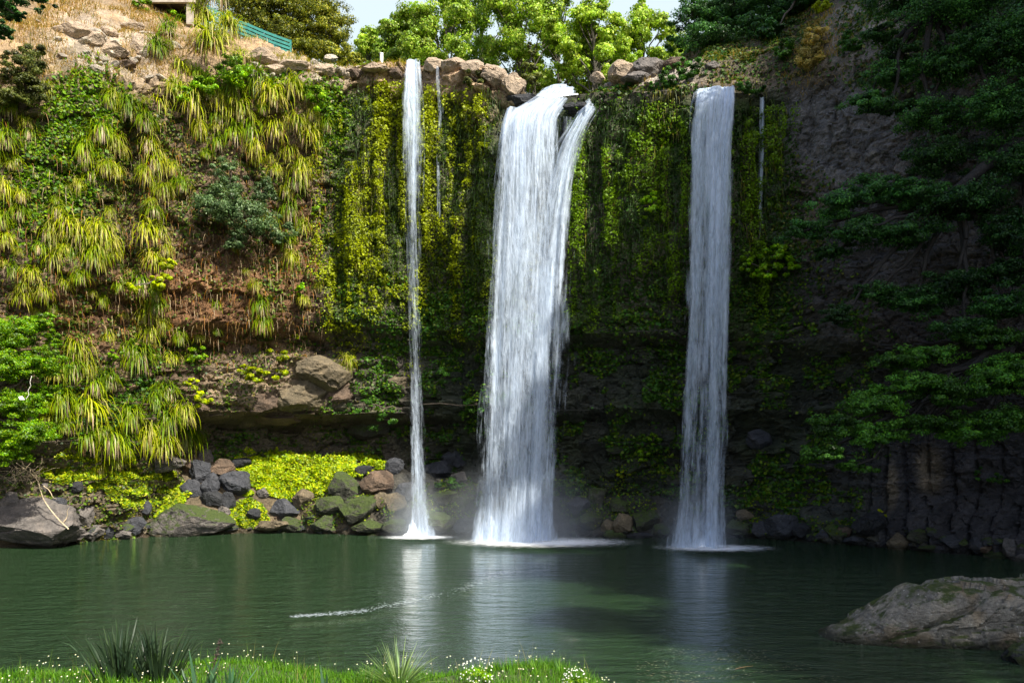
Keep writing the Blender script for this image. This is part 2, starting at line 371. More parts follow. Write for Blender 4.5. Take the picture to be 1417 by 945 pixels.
cliff = struct(obj('cliff', me, M_cliff)); cliff['label'] = 'dark layered basalt cliff curving round the pool, overhanging at its foot'

# ------------------------------------------------------------------ talus slope
shx = [-400, -150, 0, 60, 110, 200, 300, 330, 400, 540, 650, 800, 920, 1050, 1200, 1300, 1417, 1700, 2100]
shy = [775, 762, 758, 757, 750, 742, 740, 738, 737, 742, 742, 744, 746, 748, 757, 762, 775, 800, 860]
tpx = [-400, 0, 60, 120, 200, 260, 300, 350, 450, 530, 600, 660, 780, 860, 930, 1020, 1150, 1417, 2100]
tpz = [4, 4.4, 4.6, 5.0, 4.8, 4.6, 4.0, 4.2, 4.3, 3.7, 2.7, 2.2, 1.8, 2.1, 1.4, 1.1, 1.0, 1.1, 1.0]
cpx = np.concatenate([np.linspace(-400, -20, 40, endpoint=False), np.linspace(-20, 1440, 480, endpoint=False), np.linspace(1440, 2100, 40)])
ys = 4950/(np.interp(cpx, shx, shy)-HY); fs = np.stack([(cpx-CX)/F*ys, ys], -1)
ok = PS[:, 1] > 8
oi_ = np.argsort(PX[ok]); pbx = np.interp(cpx, PX[ok][oi_], (PS-NO*7.5)[ok][oi_][:, 0]); pby = np.interp(cpx, PX[ok][oi_], (PS-NO*7.5)[ok][oi_][:, 1])
bs = np.stack([pbx, pby], -1)
w = np.linspace(0, 1, 110)
TV = np.empty((len(cpx), len(w), 3)); TV[..., :2] = fs[:, None]*(1-w[None, :, None])+bs[:, None]*w[None, :, None]
top = np.interp(cpx, tpx, tpz)[:, None]
dist = np.linalg.norm(bs-fs, axis=1)[:, None]*w[None]
run = np.interp(cpx, [-400, 250, 320, 560, 640, 2100], [4.5, 4.5, 3.0, 3.2, 3.5, 3.0])[:, None]
TV[..., 2] = -.9+(top+.9)*np.clip((dist+.25)/run, 0, 1)**.75
f1, f2, idv_t = voro(TV*[1.1, 1.1, 1.1], 61)
TV[..., 2] += .3*fbm(TV*.9, 4, 62)+.28*(idv_t-.5)
TV[..., :2] += (.25*fbm(TV*1.3, 3, 63))[..., None]
tv = TV.reshape(-1, 3); tx_ = np.repeat(cpx, len(w))
tc_ = np.tile(np.array([.13, .10, .06]), (len(tv), 1))
tc_ = mixc(tc_, sm(430, 560, tx_), (.05, .048, .04)); tc_ = mixc(tc_, sm(20, -60, tx_*-1)*0, (0, 0, 0))
tc_ *= (1+.35*fbm(tv*2, 3, 64))[:, None]
me = mesh_np('shore', tv, grid_q(len(cpx), len(w)), tc_, smooth=False)
shore = struct(obj('shore', me, M_cliff)); shore['label'] = 'stony bank between the pool and the cliff'

# merged ray target
def bvh_of(*arrs):
    V, Q, n = [], [], 0
    for v, q in arrs:
        V.append(v); Q.append(q+n); n += len(v)
    V = np.concatenate(V); Q = np.concatenate(Q)
    return BVHTree.FromPolygons(V.tolist(), Q.tolist())
CQ = grid_q(len(S), G.shape[1]); TQ = grid_q(len(cpx), len(w))
BV = bvh_of((cliffV, CQ), (tv, TQ))
EYE = Vector((0, 0, CH))
def hit(x, y, default=42):
    d = Vector(((x-CX)/F, 1, (HY-y)/F)).normalized()
    p, n, i, dd = BV.ray_cast(EYE, d)
    if p is None: return at(x, y, default), np.array([0, -1., 0])
    n = np.array(n)
    if n[1] > 0 and abs(n[1]) > abs(n[2]): n = -n
    return np.array(p), n
# smooth outward direction of the wall at a given x
def outward(px):
    i = int(np.argmin(np.abs(PX-px))); return np.array([NO[i][0], NO[i][1], 0.])
PXok = PX[ok][oi_]; NOok = NO[ok][oi_]
def outward_v(px):
    return np.stack([np.interp(px, PXok, NOok[:, 0]), np.interp(px, PXok, NOok[:, 1]), np.zeros(len(px))], -1)

# area-weighted samples on the cliff / talus, with their pixel position and normal
def sampler(V, Q, n):
    v = V[Q]; c = np.cross(v[:, 2]-v[:, 0], v[:, 3]-v[:, 1]); A = np.linalg.norm(c, axis=1)*.5
    cen = v.mean(1); x, y = topx(cen)
    A = A*((x > -60) & (x < 1480) & (y > -40) & (y < 800) & (cen[:, 1] > 15) & (cen[:, 1] < 62))
    cum = np.cumsum(A); k = np.searchsorted(cum, rng.random(n)*cum[-1])
    uv = rng.random((n, 2)); a = v[k]
    P = (a[:, 0]*((1-uv[:, :1])*(1-uv[:, 1:]))+a[:, 1]*(uv[:, :1]*(1-uv[:, 1:]))+a[:, 2]*(uv[:, :1]*uv[:, 1:])+a[:, 3]*((1-uv[:, :1])*uv[:, 1:]))
    Nn = nrm(c[k]); x, y = topx(P)
    out = outward_v(x); flip = ((Nn*(out+[0, 0, .6])).sum(-1) < 0); Nn[flip] *= -1
    return P, Nn, x, y, cum[-1]
def pick(c, n):
    c = np.array(c); return c[rng.integers(0, len(c), n)]*(rng.uniform(.75, 1.25, (n, 1)))
UP = np.array([0, 0, 1.])

# ------------------------------------------------------------------ ground cover (stuff)
P, Nn, X, Yp, area = sampler(cliffV, CQ, 1400000)
wn = fbm(P*.8, 3, 71); streak = fbm(np.stack([P[:, 0]*1.3, P[:, 2]*.16, P[:, 1]*.5], -1), 4, 72); fine = fbm(P*2.2, 2, 73)
def stuff_obj(name, mb, label, cat, mat=None):
    o = obj(name, mb.mesh(name), mat or M_stuff); tag(o, label, cat, kind='stuff'); return o

def leaf_cover(name, label, cat, dens, cols, L, nmax, seed=0, upw=.5, rnd=.6, lift=.06, aspect=.8, thick=None):
    k = (rng.random(len(P)) < dens); idx = np.nonzero(k)[0][:nmax]
    n = len(idx); mb = MB()
    ln = L*rng.uniform(.55, 1.45, n)*(1+.3*wn[idx])
    body = 0 if thick is None else (thick[idx]*rng.random(n)**.6)[:, None]*outward_v(X[idx])
    leaves(mb, P[idx]+body+Nn[idx]*(lift*rng.random((n, 1))*2), Nn[idx]+UP*upw+rng.normal(0, rnd, (n, 3)), ln, ln*aspect, cols(idx, n))
    print(name, n); return stuff_obj(name, mb, label, cat)

# yellow leafed creeper curtain in the middle
cen = sm(425, 470, X+wn*25)*(1-sm(672, 690, X))*sm(112, 150, Yp+wn*30)*(1-sm(400, 500, Yp+wn*90))
patch = sm(-.22, .08, streak+.3*fine)
def cc(idx, n):
    f = np.clip(patch[idx]*.75+.35*rng.random(n)-.15+.3*wn[idx], 0, 1)[:, None]
    return (np.array([.05, .10, .012])*(1-f)+np.array([.33, .38, .025])*f)*rng.uniform(.6, 1.3, (n, 1))
leaf_cover('creeper_curtain', 'yellow-green small-leaved creeper curtain either side of the thin left waterfall', 'creeper', cen*(.4+.6*patch), cc, .115, 230000, thick=.75*sm(-.1, .35, streak+.45*fine))
# greener one right of the main fall
cr = sm(780, 800, X)*(1-sm(1090, 1120, X+wn*30))*sm(135, 165, Yp+wn*20)*(1-sm(400, 470, Yp+wn*90))
patch2 = sm(-.25, .15, streak+.3*fine)
def cc2(idx, n):
    f = np.clip(patch2[idx]*.8+.25*rng.random(n)-.15, 0, 1)[:, None]
    return (np.array([.04, .095, .015])*(1-f)+np.array([.18, .30, .025])*f)*rng.uniform(.6, 1.3, (n, 1))
leaf_cover('creeper_wall', 'dark green mossy creeper between the broad middle fall and the right fall', 'creeper', cr*(.4+.5*patch2), cc2, .115, 190000, thick=.75*sm(-.1, .35, streak+.45*fine))
# low moss & ferns on the shaded lower wall
cl = sm(480, 560, X+wn*60)*(1-sm(1150, 1260, X+wn*60))*sm(380, 450, Yp+wn*60)*(1-sm(700, 745, Yp))
p3 = sm(.0, .3, wn+.4*fine)
leaf_cover('wall_ferns', 'small green ferns and moss on the shaded lower cliff', 'fern', cl*p3*.5, lambda i, n: pick([(.05, .14, .02), (.09, .19, .025), (.04, .09, .02), (.15, .22, .03)], n), .16, 60000, upw=.8)
# green creeper on the left wall
c4 = np.clip(ell(X, Yp, 120, 150, 60, 70, .5, wn)+ell(X, Yp, 90, 230, 60, 90, .5, wn)*.9+ell(X, Yp, 50, 290, 60, 80, .6, wn)*.6+ell(X, Yp, 350, 120, 100, 30, .6, wn)*.6+ell(X, Yp, 455, 160, 30, 60, .5, wn), 0, 1)
leaf_cover('leafy_creeper', 'bright green leafy creeper draped over the upper left cliff', 'creeper', c4*.6, lambda i, n: pick([(.09, .20, .015), (.14, .26, .02), (.05, .12, .015), (.2, .28, .03)], n), .17, 60000)
# scrappy undergrowth everywhere on the left
c5 = (1-sm(430, 520, X+wn*40))*sm(110, 160, Yp+wn*40)*(.25+.75*sm(-.1, .25, wn+.3*fine))*(1-.75*ell(X, Yp, 270, 400, 110, 90, .5))*(1-sm(430, 520, Yp)*.5)
leaf_cover('undergrowth', 'mixed olive undergrowth filling gaps between the hanging tussocks', 'undergrowth', c5*.34, lambda i, n: pick([(.06, .11, .02), (.12, .16, .03), (.04, .07, .02), (.22, .19, .06), (.13, .22, .03)], n), .14, 130000)
c7 = np.clip(ell(X, Yp, 1040, 55, 110, 70, .5, wn)+ell(X, Yp, 1230, 60, 90, 90, .5, wn)*.6+ell(X, Yp, 1110, 330, 70, 110, .6, wn)*.5+ell(X, Yp, 900, 125, 110, 10, .5, wn)*.6, 0, 1)
leaf_cover('slope_undergrowth', 'dark green scrub covering the shaded slope above the right fall', 'undergrowth', c7*(.2+.6*sm(-.1, .2, wn+.3*fine)), lambda i, n: pick([(.05, .11, .02), (.08, .14, .025), (.03, .07, .015), (.16, .16, .04)], n), .17, 80000)
# moss on the ledge band, centre left
c6 = np.clip(ell(X, Yp, 500, 560, 90, 60, .6, wn)+ell(X, Yp, 130, 560, 130, 70, .6, wn)*.9+ell(X, Yp, 230, 500, 60, 50, .6, wn)*.6+ell(X, Yp, 900, 500, 60, 60, .6, wn)*.5+ell(X, Yp, 330, 620, 90, 30, .6, wn)*.7+ell(X, Yp, 560, 480, 60, 50, .6, wn)+ell(X, Yp, 640, 430, 60, 40, .5, wn)+ell(X, Yp, 455, 430, 60, 50, .6, wn)*.8, 0, 1)
leaf_cover('ledge_ferns', 'green ferns along the ledges beside and above the low cave', 'fern', c6*.45*sm(-.3, .1, wn+.3*fine), lambda i, n: pick([(.06, .15, .02), (.10, .18, .02), (.04, .09, .02)], n), .16, 50000, upw=.9)
# hanging strands
mb = MB()
hs = np.clip((sm(470, 500, X)*(1-sm(560, 575, X))+sm(590, 600, X)*(1-sm(690, 700, X))+sm(800, 815, X)*(1-sm(950, 960, X))+sm(1015, 1020, X)*(1-sm(1080, 1095, X)))*sm(105, 130, Yp)*(1-sm(260, 420, Yp)), 0, 1)
idx = np.nonzero(rng.random(len(P)) < hs*.05)[0][:12000]; n = len(idx)
cst = np.where((streak[idx] > .05)[:, None], pick([(.12, .14, .02), (.22, .20, .03), (.16, .13, .04)], n), pick([(.03, .06, .012), (.05, .08, .015)], n))
blades(mb, P[idx]+Nn[idx]*.04, outward_v(X[idx])*.5+rng.normal(0, .15, (n, 3))-UP*.3, rng.uniform(.3, 1.1, n), rng.uniform(.02, .05, n), cst, 5, seg=3)
stuff_obj('hanging_moss', mb, 'thin hanging moss strands trailing below the cliff lip', 'moss')
# brown roots and dead stalks under the left overhang
mb = MB()
hs = np.clip(ell(X, Yp, 290, 380, 110, 90, .6)+ell(X, Yp, 410, 370, 35, 100, .6)+.5*(1-sm(430, 470, X))*sm(130, 200, Yp)*(1-sm(480, 520, Yp)), 0, 1)
idx = np.nonzero(rng.random(len(P)) < hs*.03)[0][:12000]; n = len(idx)
blades(mb, P[idx]+Nn[idx]*.05, outward_v(X[idx])*.6+rng.normal(0, .3, (n, 3)), rng.uniform(.3, 1.2, n), rng.uniform(.015, .05, n), pick([(.26, .16, .07), (.4, .32, .2), (.16, .08, .03), (.3, .14, .04)], n), 5, seg=3)
stuff_obj('dead_fronds', mb, 'brown dead fronds and rootlets hanging under the left overhang', 'dead foliage')
# dry grass at the top
mb = MB()
hs = np.clip(ell(X, Yp, 140, 60, 160, 90, .5, wn)*.8+(1-sm(560, 600, X))*(1-sm(95, 125, Yp+wn*20))*.7+ell(X, Yp, 1130, 70, 60, 60, .6, wn)*.8+ell(X, Yp, 1060, 100, 100, 50, .6, wn)*.5+ell(X, Yp, 860, 118, 70, 14, .6, wn)*.5, 0, 1)*sm(-.25, .1, wn)
idx = np.nonzero(rng.random(len(P)) < hs*.35)[0][:50000]; n = len(idx)
gcol = np.where((X[idx] > 330)[:, None] & (X[idx] < 560)[:, None] & (rng.random(n) < .7)[:, None], pick([(.28, .30, .04), (.38, .33, .06), (.18, .24, .03)], n), pick([(.46, .31, .12), (.36, .22, .07), (.5, .38, .18), (.2, .2, .05)], n))
blades(mb, P[idx], UP+outward_v(X[idx])*.4+rng.normal(0, .4, (n, 3)), rng.uniform(.15, .5, n), rng.uniform(.02, .04, n), gcol, 1.6, seg=3)
stuff_obj('dry_grass', mb, 'straw coloured dry grass on the sunny ground above the cliff', 'grass')

P2, N2, X2, Y2p, area2 = sampler(tv, TQ, 260000)
w2 = fbm(P2*.9, 3, 81)
def bright_patch(name, label, ells, n_max, cols, L=.15):
    Pn, k = [], 0
    tot = sum(e_[2]*e_[3] for e_ in ells)
    for (cx, cy, rx, ry) in ells:
        m = int(n_max*rx*ry/tot); a = rng.uniform(0, 6.283, m); r_ = np.sqrt(rng.random(m))
        xs, ys_ = cx+np.cos(a)*rx*r_, cy+np.sin(a)*ry*r_
        wob = fbm(np.stack([xs*.05, ys_*.07, xs*0], -1), 3, 17)
        keep = (r_ < .78+.45*wob) & (fbm(np.stack([xs*.03, ys_*.05, xs*0+4], -1), 3, 18) > -.75)
        for x_, y_ in zip(xs[keep], ys_[keep]):
            q, _ = hit(x_, y_); Pn.append(q)
    Pn = np.array(Pn); n = len(Pn); mb = MB()
    hgt = (.12+.3*(fbm(Pn*1.3, 3, 85)+.4)).clip(.03)*rng.uniform(.5, 1.1, n)
    ln = L*rng.uniform(.6, 1.25, n)
    cl_ = (1+.5*fbm(Pn*2.2, 2, 86))[:, None]
    leaves(mb, Pn+UP*hgt[:, None]+np.array([0, -.5, 0])*hgt[:, None], UP*.8+np.array([.2, -.7, 0])+rng.normal(0, .55, (n, 3)), ln, ln*.95, cols(n)*cl_, fold=.1)
    stuff_obj(name, mb, label, 'ground cover')
yc = lambda n: pick([(.34, .40, .03), (.24, .34, .02), (.42, .43, .05), (.14, .24, .02), (.08, .14, .02)], n)
on = N2[:, 2] > -2
bright_patch('yellow_groundcover', 'lime yellow leafy ground cover spilling down the left bank beside the tussocks', [(130, 650, 82, 34), (205, 685, 72, 36), (165, 665, 60, 30)], 30000, yc)
bright_patch('lime_groundcover', 'lime green leafy ground cover below the cave, left of the thin fall', [(400, 658, 88, 42), (485, 648, 70, 24), (345, 645, 34, 34)], 22000, lambda n: pick([(.34, .44, .02), (.25, .36, .02), (.45, .48, .03), (.15, .25, .02)], n))
bright_patch('waterside_groundcover', 'small lime patch of leafy ground cover at the water between dark rocks', [(342, 716, 36, 22)], 2400, yc)
bright_patch('bank_weeds', 'green weeds and moss among the boulders along the shaded foot of the falls', [(840, 700, 80, 40), (620, 700, 60, 40), (1050, 715, 50, 30), (1150, 735, 70, 18), (470, 710, 80, 30), (900, 650, 60, 40)], 7000, lambda n: pick([(.05, .12, .02), (.1, .16, .02), (.16, .2, .02)], n), .13)
mb = MB()
idx = np.nonzero(rng.random(len(P2)) < np.clip(ell(X2, Y2p, 40, 660, 70, 40, .5, w2)+ell(X2, Y2p, 110, 700, 60, 30, .5, w2)*.7+ell(X2, Y2p, 180, 722, 70, 16, .5, w2)*.5, 0, 1)*.6)[0][:14000]; n = len(idx)
blades(mb, P2[idx], UP*.8+rng.normal(0, .6, (n, 3)), rng.uniform(.2, .6, n), rng.uniform(.015, .035, n), pick([(.5, .38, .2), (.4, .28, .12), (.25, .26, .05), (.2, .26, .04)], n), 2.2, seg=3)
stuff_obj('bank_grass', mb, 'dry straw grass on the left bank above the grey shore rocks', 'grass')

# ------------------------------------------------------------------ hanging tussocks
def tussock_meshes(seed, green):
    mb = MB(); n = int(rng.integers(85, 150)); lean = rng.normal(0, .35); spr = rng.uniform(1.1, 1.9)
    th = lean+rng.uniform(-spr, spr, n); el = rng.uniform(-.5, rng.uniform(.8, 1.3), n)
    D = np.stack([np.sin(th)*np.cos(el), -np.cos(th)*np.cos(el), np.sin(el)], -1)
    P0 = rng.normal(0, .12, (n, 3))*[1, .3, 1]+D*.08
    if green: c0, c1 = pick([(.10, .20, .02), (.15, .24, .02), (.06, .13, .02)], n), pick([(.18, .28, .03), (.3, .33, .03)], n)
    else: c0, c1 = pick([(.20, .29, .02), (.12, .2, .02), (.32, .36, .03)], n), pick([(.45, .44, .05), (.30, .38, .03), (.52, .44, .16)], n)
    blades(mb, P0, D, rng.uniform(.45, 1.2, n), rng.uniform(.026, .048, n), c0, rng.uniform(1.2, 4.0, n), Ctip=c1)
    live = mb.mesh('tussock_leaves')
    mb = MB(); n = int(rng.integers(22, 55))
    th = rng.uniform(-1.4, 1.4, n)
    D = np.stack([np.sin(th)*.8, -np.cos(th)*.8, rng.uniform(-.3, .3, n)], -1)
    blades(mb, D*.03, D, rng.uniform(.5, 1.1, n), rng.uniform(.025, .05, n), pick([(.42, .32, .2), (.3, .2, .1), (.55, .46, .32)], n), rng.uniform(4, 8, n))
    return live, mb.mesh('tussock_dead_leaves')
TUS_Y = [tussock_meshes(i, False) for i in range(10)]
TUS_G = [tussock_meshes(i, True) for i in range(6)]
tus = [(300,12,62),(276,50,52),(318,60,52),(290,78,50),(250,108,46),(232,58,38),(216,82,34),(332,95,40),
(150,148,38),(176,156,38),(140,188,34),(158,206,34),(116,216,32),(126,250,34),(108,262,28),(146,238,28),(60,128,24),(50,100,22),
(200,176,34),(206,206,34),(216,232,38),(202,252,38),(226,272,38),(210,300,42),(200,330,38),(212,368,42),(194,398,38),(216,428,34),(206,468,34),(190,498,34),(238,240,28),(250,262,30),(222,330,34),(204,440,30),
(240,132,42),(266,150,42),(290,132,38),(220,150,34),(302,172,42),(330,162,42),(322,132,38),(355,122,42),(376,142,42),(402,132,42),(346,190,42),(380,190,46),(412,180,42),(352,212,38),(400,222,46),(426,196,36),(382,244,34),(408,262,46),(400,300,42),(374,318,38),(396,342,34),(425,140,32),(432,165,30),(300,205,34),(275,185,34),(420,235,34),(415,320,30),
(14,160,34),(8,200,34),(22,230,30),(6,268,34),(26,300,32),(8,338,34),(16,380,30),(40,190,28),(2,310,28),
(68,330,42),(92,318,38),(112,334,38),(140,330,38),(74,368,42),(44,390,42),(60,412,36),(96,360,38),(130,362,42),(110,390,36),(30,420,36),(80,300,30),(150,345,30),(55,350,34),(90,400,30),(150,300,26),
(106,490,34),(98,515,36),(130,540,38),(84,560,36),(125,575,42),(150,530,34),(180,582,38),(214,562,38),(232,592,52),(204,608,42),(154,612,38),(120,612,36),(160,640,28),(252,608,38),(76,520,30),(95,590,34),(178,612,34),(225,620,36),(140,600,30),(230,545,28),(65,590,30),
(360,428,26),(362,452,26),(298,426,26),(482,504,26),(466,512,20),(300,462,18),(275,470,18),(352,400,22),(248,470,22),(262,495,20),(420,420,18),(440,400,16),(325,350,16),(150,470,22),(170,440,20),(165,400,22),(140,420,20),(235,500,20),(340,380,16)]
extra = []
for (x, y, r) in tus:
    if r > 26 and random.random() < .85: extra.append((x+random.uniform(-24, 24), y+random.uniform(-22, 22), r*random.uniform(.45, .75)))
tus = tus+extra
def t_region(x, y):
    if y < 110 and x > 190: return 'on the rim beside the teal fence'
    if x < 60: return 'at the left edge above the tree' if y < 470 else 'beside the bright left tree'
    if y > 470 and x < 290: return 'low on the cliff above the lime ground cover'
    if x < 190 and y < 285: return 'under the pale outcrop left of the gully'
    if x < 185: return 'left of the gully above the orange soil'
    if x < 262: return 'in the column right of the dark gully'
    if y < 175: return 'under the grassy rim by the creeper'
    if y < 370: return 'around the blue-green shrub'
    return 'on the brown overhang above the cave'
regs = {}
for i, t in enumerate(tus): regs.setdefault(t_region(t[0], t[1]), []).append(i)
lab = {}
def ordw(k):
    if k > 39: return str(k+1)+'th'
    if k < 20: return ORD[k]
    return ['twenty-first', 'twenty-second', 'twenty-third', 'twenty-fourth', 'twenty-fifth', 'twenty-sixth', 'twenty-seventh', 'twenty-eighth', 'twenty-ninth', 'thirtieth', 'thirty-first', 'thirty-second', 'thirty-third', 'thirty-fourth', 'thirty-fifth', 'thirty-sixth', 'thirty-seventh', 'thirty-eighth', 'thirty-ninth', 'fortieth'][k-20]
for rname, ids in regs.items():
    ids.sort(key=lambda i: tus[i][1])
    for k, i in enumerate(ids):
        lab[i] = f"{'topmost' if k == 0 else 'lowest' if k == len(ids)-1 else ordw(k)+' from top'} {rname}"
for i, (x, y, r) in enumerate(tus):
    p, nn = hit(x, y-r*.25)
    g = (y > 520 and random.random() < .65) or random.random() < .36
    live, dead = random.choice(TUS_G if g else TUS_Y)
    o = outward(x); sc = r/F*p[1]*.80*random.uniform(.72, 1.15)*(1.2 if y > 480 and x < 290 else 1)
    rz = math.atan2(o[1], o[0])+math.pi/2+random.uniform(-.3, .3)
    if y < 100 and x > 200: p = p+np.array([0, 0, .3])
    e = empty('hanging_tussock', Vector(p+o*.06), rz, (sc*random.uniform(.85, 1.1), sc, sc*random.uniform(.9, 1.25)))
    size = 'large' if r > 38 else 'small' if r < 28 else 'medium'
    tag(e, f"{size} {'green' if g else 'yellow-green'} tussock, {lab[i]}", 'tussock', 'hanging tussocks on the left cliff')
    obj('leaves', live, M_leaf, e); obj('dead_leaves', dead, M_leaf, e)

# ------------------------------------------------------------------ leafy crowns
def crown_cloud(mb, c, r, nl, L, cols, clump=None, flat=1.0, asp=.6, up=.5, cvar=.3, shell=.55, cs=.3):
    """leaf clumps through an ellipsoid: c centre, r radii"""
    c = np.asarray(c, float); r = np.asarray(r, float)
    m = clump or max(8, int(nl/110))
    d = nrm(rng.normal(size=(m, 3))); rad = shell+(1-shell)*rng.random((m, 1))
    cc_ = c+d*r*rad*(1+.15*rng.normal(size=(m, 1)))
    k = rng.integers(0, m, nl)
    rr = float(np.mean(r))*cs*rng.uniform(.55, 1.35, m)
    off = nrm(rng.normal(size=(nl, 3)))*(rng.random((nl, 1))**.45)*rr[k][:, None]*[1.15, 1.15, .62*flat]
    Pp = cc_[k]+off
    Nn_ = nrm(off)+UP*up+rng.normal(0, .45, (nl, 3))+d[k]*.4
    cv = (1+cvar*rng.normal(size=m))[k][:, None].clip(.45, 1.7)
    ln = L*rng.uniform(.65, 1.3, nl)
    leaves(mb, Pp, Nn_, ln, ln*asp, pick(cols, nl)*cv)
    return cc_
def limb(mb, a, b, r0, r1, n=6, sag=.0, wob=.08, C=(.1, .08, .06), k=6):
    a = np.asarray(a, float); b = np.asarray(b, float); t = np.linspace(0, 1, n)[:, None]; L = np.linalg.norm(b-a)
    Pp = a*(1-t)+b*t; Pp[:, 2] += (np.sin(t[:, 0]*math.pi)*sag*L); Pp[1:-1] += rng.normal(0, wob*L/n*2, (n-2, 3))
    tube(mb, Pp, np.linspace(r0, r1, n), k, C); return Pp

SHADES = dict(
 bright=[(.14, .30, .02), (.20, .36, .03), (.09, .20, .02), (.28, .40, .04)],
 yellow=[(.42, .50, .02), (.50, .52, .04), (.30, .40, .02)],
 teal=[(.12, .19, .08), (.17, .25, .11), (.07, .13, .05), (.22, .30, .14)],
 olive=[(.10, .12, .03), (.14, .15, .04), (.06, .08, .02)],
 dark=[(.035, .10, .025), (.055, .14, .03), (.02, .06, .018)],
 mid=[(.07, .18, .035), (.09, .20, .03), (.04, .10, .02)],
 straw=[(.42, .34, .12), (.30, .28, .08), (.5, .40, .16)],
 conifer=[(.24, .26, .04), (.15, .18, .03), (.34, .32, .05), (.08, .11, .02)],
 poplar=[(.23, .37, .05), (.30, .43, .06), (.17, .28, .035), (.37, .44, .09)],
)
def shrub(x, y, rx, ry, shade, label, cat='shrub', n=1500, L=.11, name='shrub', blobs=None, out=.5, group=None, asp=.6):
    p, nn = hit(x, y+ry*.4); o = outward(x); Yd = p[1]; n = int(n*2.2); L = min(L, .14)
    blobs = blobs or [(x, y, rx, ry)]
    e = empty(name, Vector(p))
    tag(e, label, cat, group)
    mb = MB(); sb = MB(); tot = sum(b[2]*b[3] for b in blobs)
    for (bx, by, brx, bry) in blobs:
        hp, _ = hit(bx, by)
        Yb = min(hp[1], Yd+2)-out-min(brx/F*Yd*.4, 1.0)
        c = at(bx, by, Yb); rr = np.array([brx/F*Yb, min(brx, bry*1.3)/F*Yb*.8, bry/F*Yb])
        cc_ = crown_cloud(mb, c, rr*.85, int(n*brx*bry/tot), L, SHADES[shade], asp=asp)
        root = p-o*.15
        l0 = limb(sb, root, c, .05, .03, 5, .05)
        for q in cc_[::4]: limb(sb, c, q, .022, .008, 4)
    mv = lambda m: [setattr(v, 'co', v.co-Vector(p)) for v in m.vertices]
    for nm, bb, mt in (('foliage', mb, M_leaf), ('stems', sb, M_bark)):
        bb.V = [v-p for v in bb.V]; obj(nm, bb.mesh(nm), mt, e)
    return e
shrub(330, 285, 70, 68, 'teal', 'large blue-green shrub sprouting from the middle of the left cliff', n=9000, L=.12, blobs=[(320, 245, 34, 24), (300, 280, 36, 30), (340, 300, 44, 34), (385, 318, 30, 22), (365, 265, 26, 22), (325, 330, 24, 18)], out=.9)
shrub(36, 110, 42, 48, 'olive', 'grey-olive bush on the slope in the upper left corner', n=6000, blobs=[(30, 95, 34, 26), (45, 125, 26, 26), (12, 130, 24, 22), (45, 70, 22, 14)])
shrub(222, 378, 26, 30, 'yellow', 'round lime yellow bush on the tussock column right of the gully', n=1500, blobs=[(228, 365, 18, 12), (220, 390, 24, 14), (184, 397, 17, 9)], out=.7, L=.2, asp=.8)
shrub(365, 510, 40, 24, 'yellow', 'lime yellow spreading seedling over the pale ledge rock', n=1700, blobs=[(385, 492, 22, 10), (350, 517, 26, 13), (382, 517, 18, 10), (340, 512, 14, 8)], out=.7, L=.2, asp=.8)
shrub(275, 545, 20, 16, 'yellow', 'small lime yellow bush under the ledge, left of the cave', n=800, blobs=[(268, 530, 14, 10), (280, 552, 18, 12)], out=.5, L=.18, asp=.8)
shrub(272, 490, 20, 14, 'bright', 'small bright green bush on the ledge above the left rocks', n=700, out=.4)
shrub(160, 492, 12, 9, 'bright', 'tiny bright green bush on the orange soil of the left cliff', n=350, out=.3)
shrub(262, 124, 34, 18, 'bright', 'bright green bush under the big rim tussocks', n=1800, blobs=[(250, 128, 20, 14), (280, 120, 24, 16)])
shrub(322, 98, 26, 22, 'bright', 'bright green bush below the teal fence', n=1800)
shrub(200, 12, 24, 14, 'bright', 'bright green bush beside the viewing platform', n=1500, blobs=[(196, 8, 18, 12), (240, 24, 18, 10)], out=.2)
shrub(440, 135, 18, 22, 'bright', 'light green bush where tussocks meet the creeper curtain', n=900)
shrub(1072, 368, 34, 30, 'bright', 'yellow-green leafy shrub right of the right waterfall', n=2600, blobs=[(1075, 350, 24, 14), (1062, 375, 22, 16), (1090, 370, 16, 14), (1030, 365, 12, 12)], L=.2, asp=.8)
shrub(898, 618, 20, 24, 'bright', 'bright green fern on the dark wall left of the right fall', n=700, blobs=[(905, 606, 16, 8), (892, 625, 12, 14)], out=.3)
shrub(862, 655, 14, 8, 'yellow', 'small yellow-green fern low on the wall between the falls', n=250, out=.2)
shrub(1126, 66, 30, 30, 'straw', 'golden dry grass bush on the upper right slope', n=2600, blobs=[(1130, 50, 22, 18), (1120, 80, 24, 18)], L=.22, asp=.25)
shrub(1086, 70, 16, 20, 'mid', 'green bush left of the golden grass on the upper right slope', n=1000)
shrub(1178, 58, 18, 20, 'mid', 'grey-green bush right of the golden grass on the upper right slope', n=1000)
shrub(1140, 10, 22, 12, 'yellow', 'sunlit yellow-green bush at the top of the right slope', n=900)
shrub(940, 102, 30, 20, 'mid', 'dark green bush on the rocks above the right fall', n=2200, blobs=[(928, 105, 20, 16), (950, 98, 20, 18), (905, 118, 16, 8)])
shrub(860, 122, 26, 8, 'mid', 'low green bush on the lip just right of the broad fall', n=900, blobs=[(840, 124, 18, 8), (870, 122, 18, 9)], out=.2)
shrub(1040, 122, 30, 8, 'mid', 'low green bush on the lip above the thin right trickle', n=900, out=.2)
shrub(655, 108, 24, 12, 'olive', 'green moss tuft on the sunlit rocks above the creeper', n=700, out=.0)
shrub(1225, 708, 12, 7, 'yellow', 'small bright fern on the dark rocks under the right bough', n=260, out=.1)
shrub(1150, 732, 10, 6, 'bright', 'tiny green fern on the right shore rocks', n=160, out=.1)
shrub(1380, 660, 14, 12, 'mid', 'green fern on the columnar rock near the right edge', n=400, out=.2)
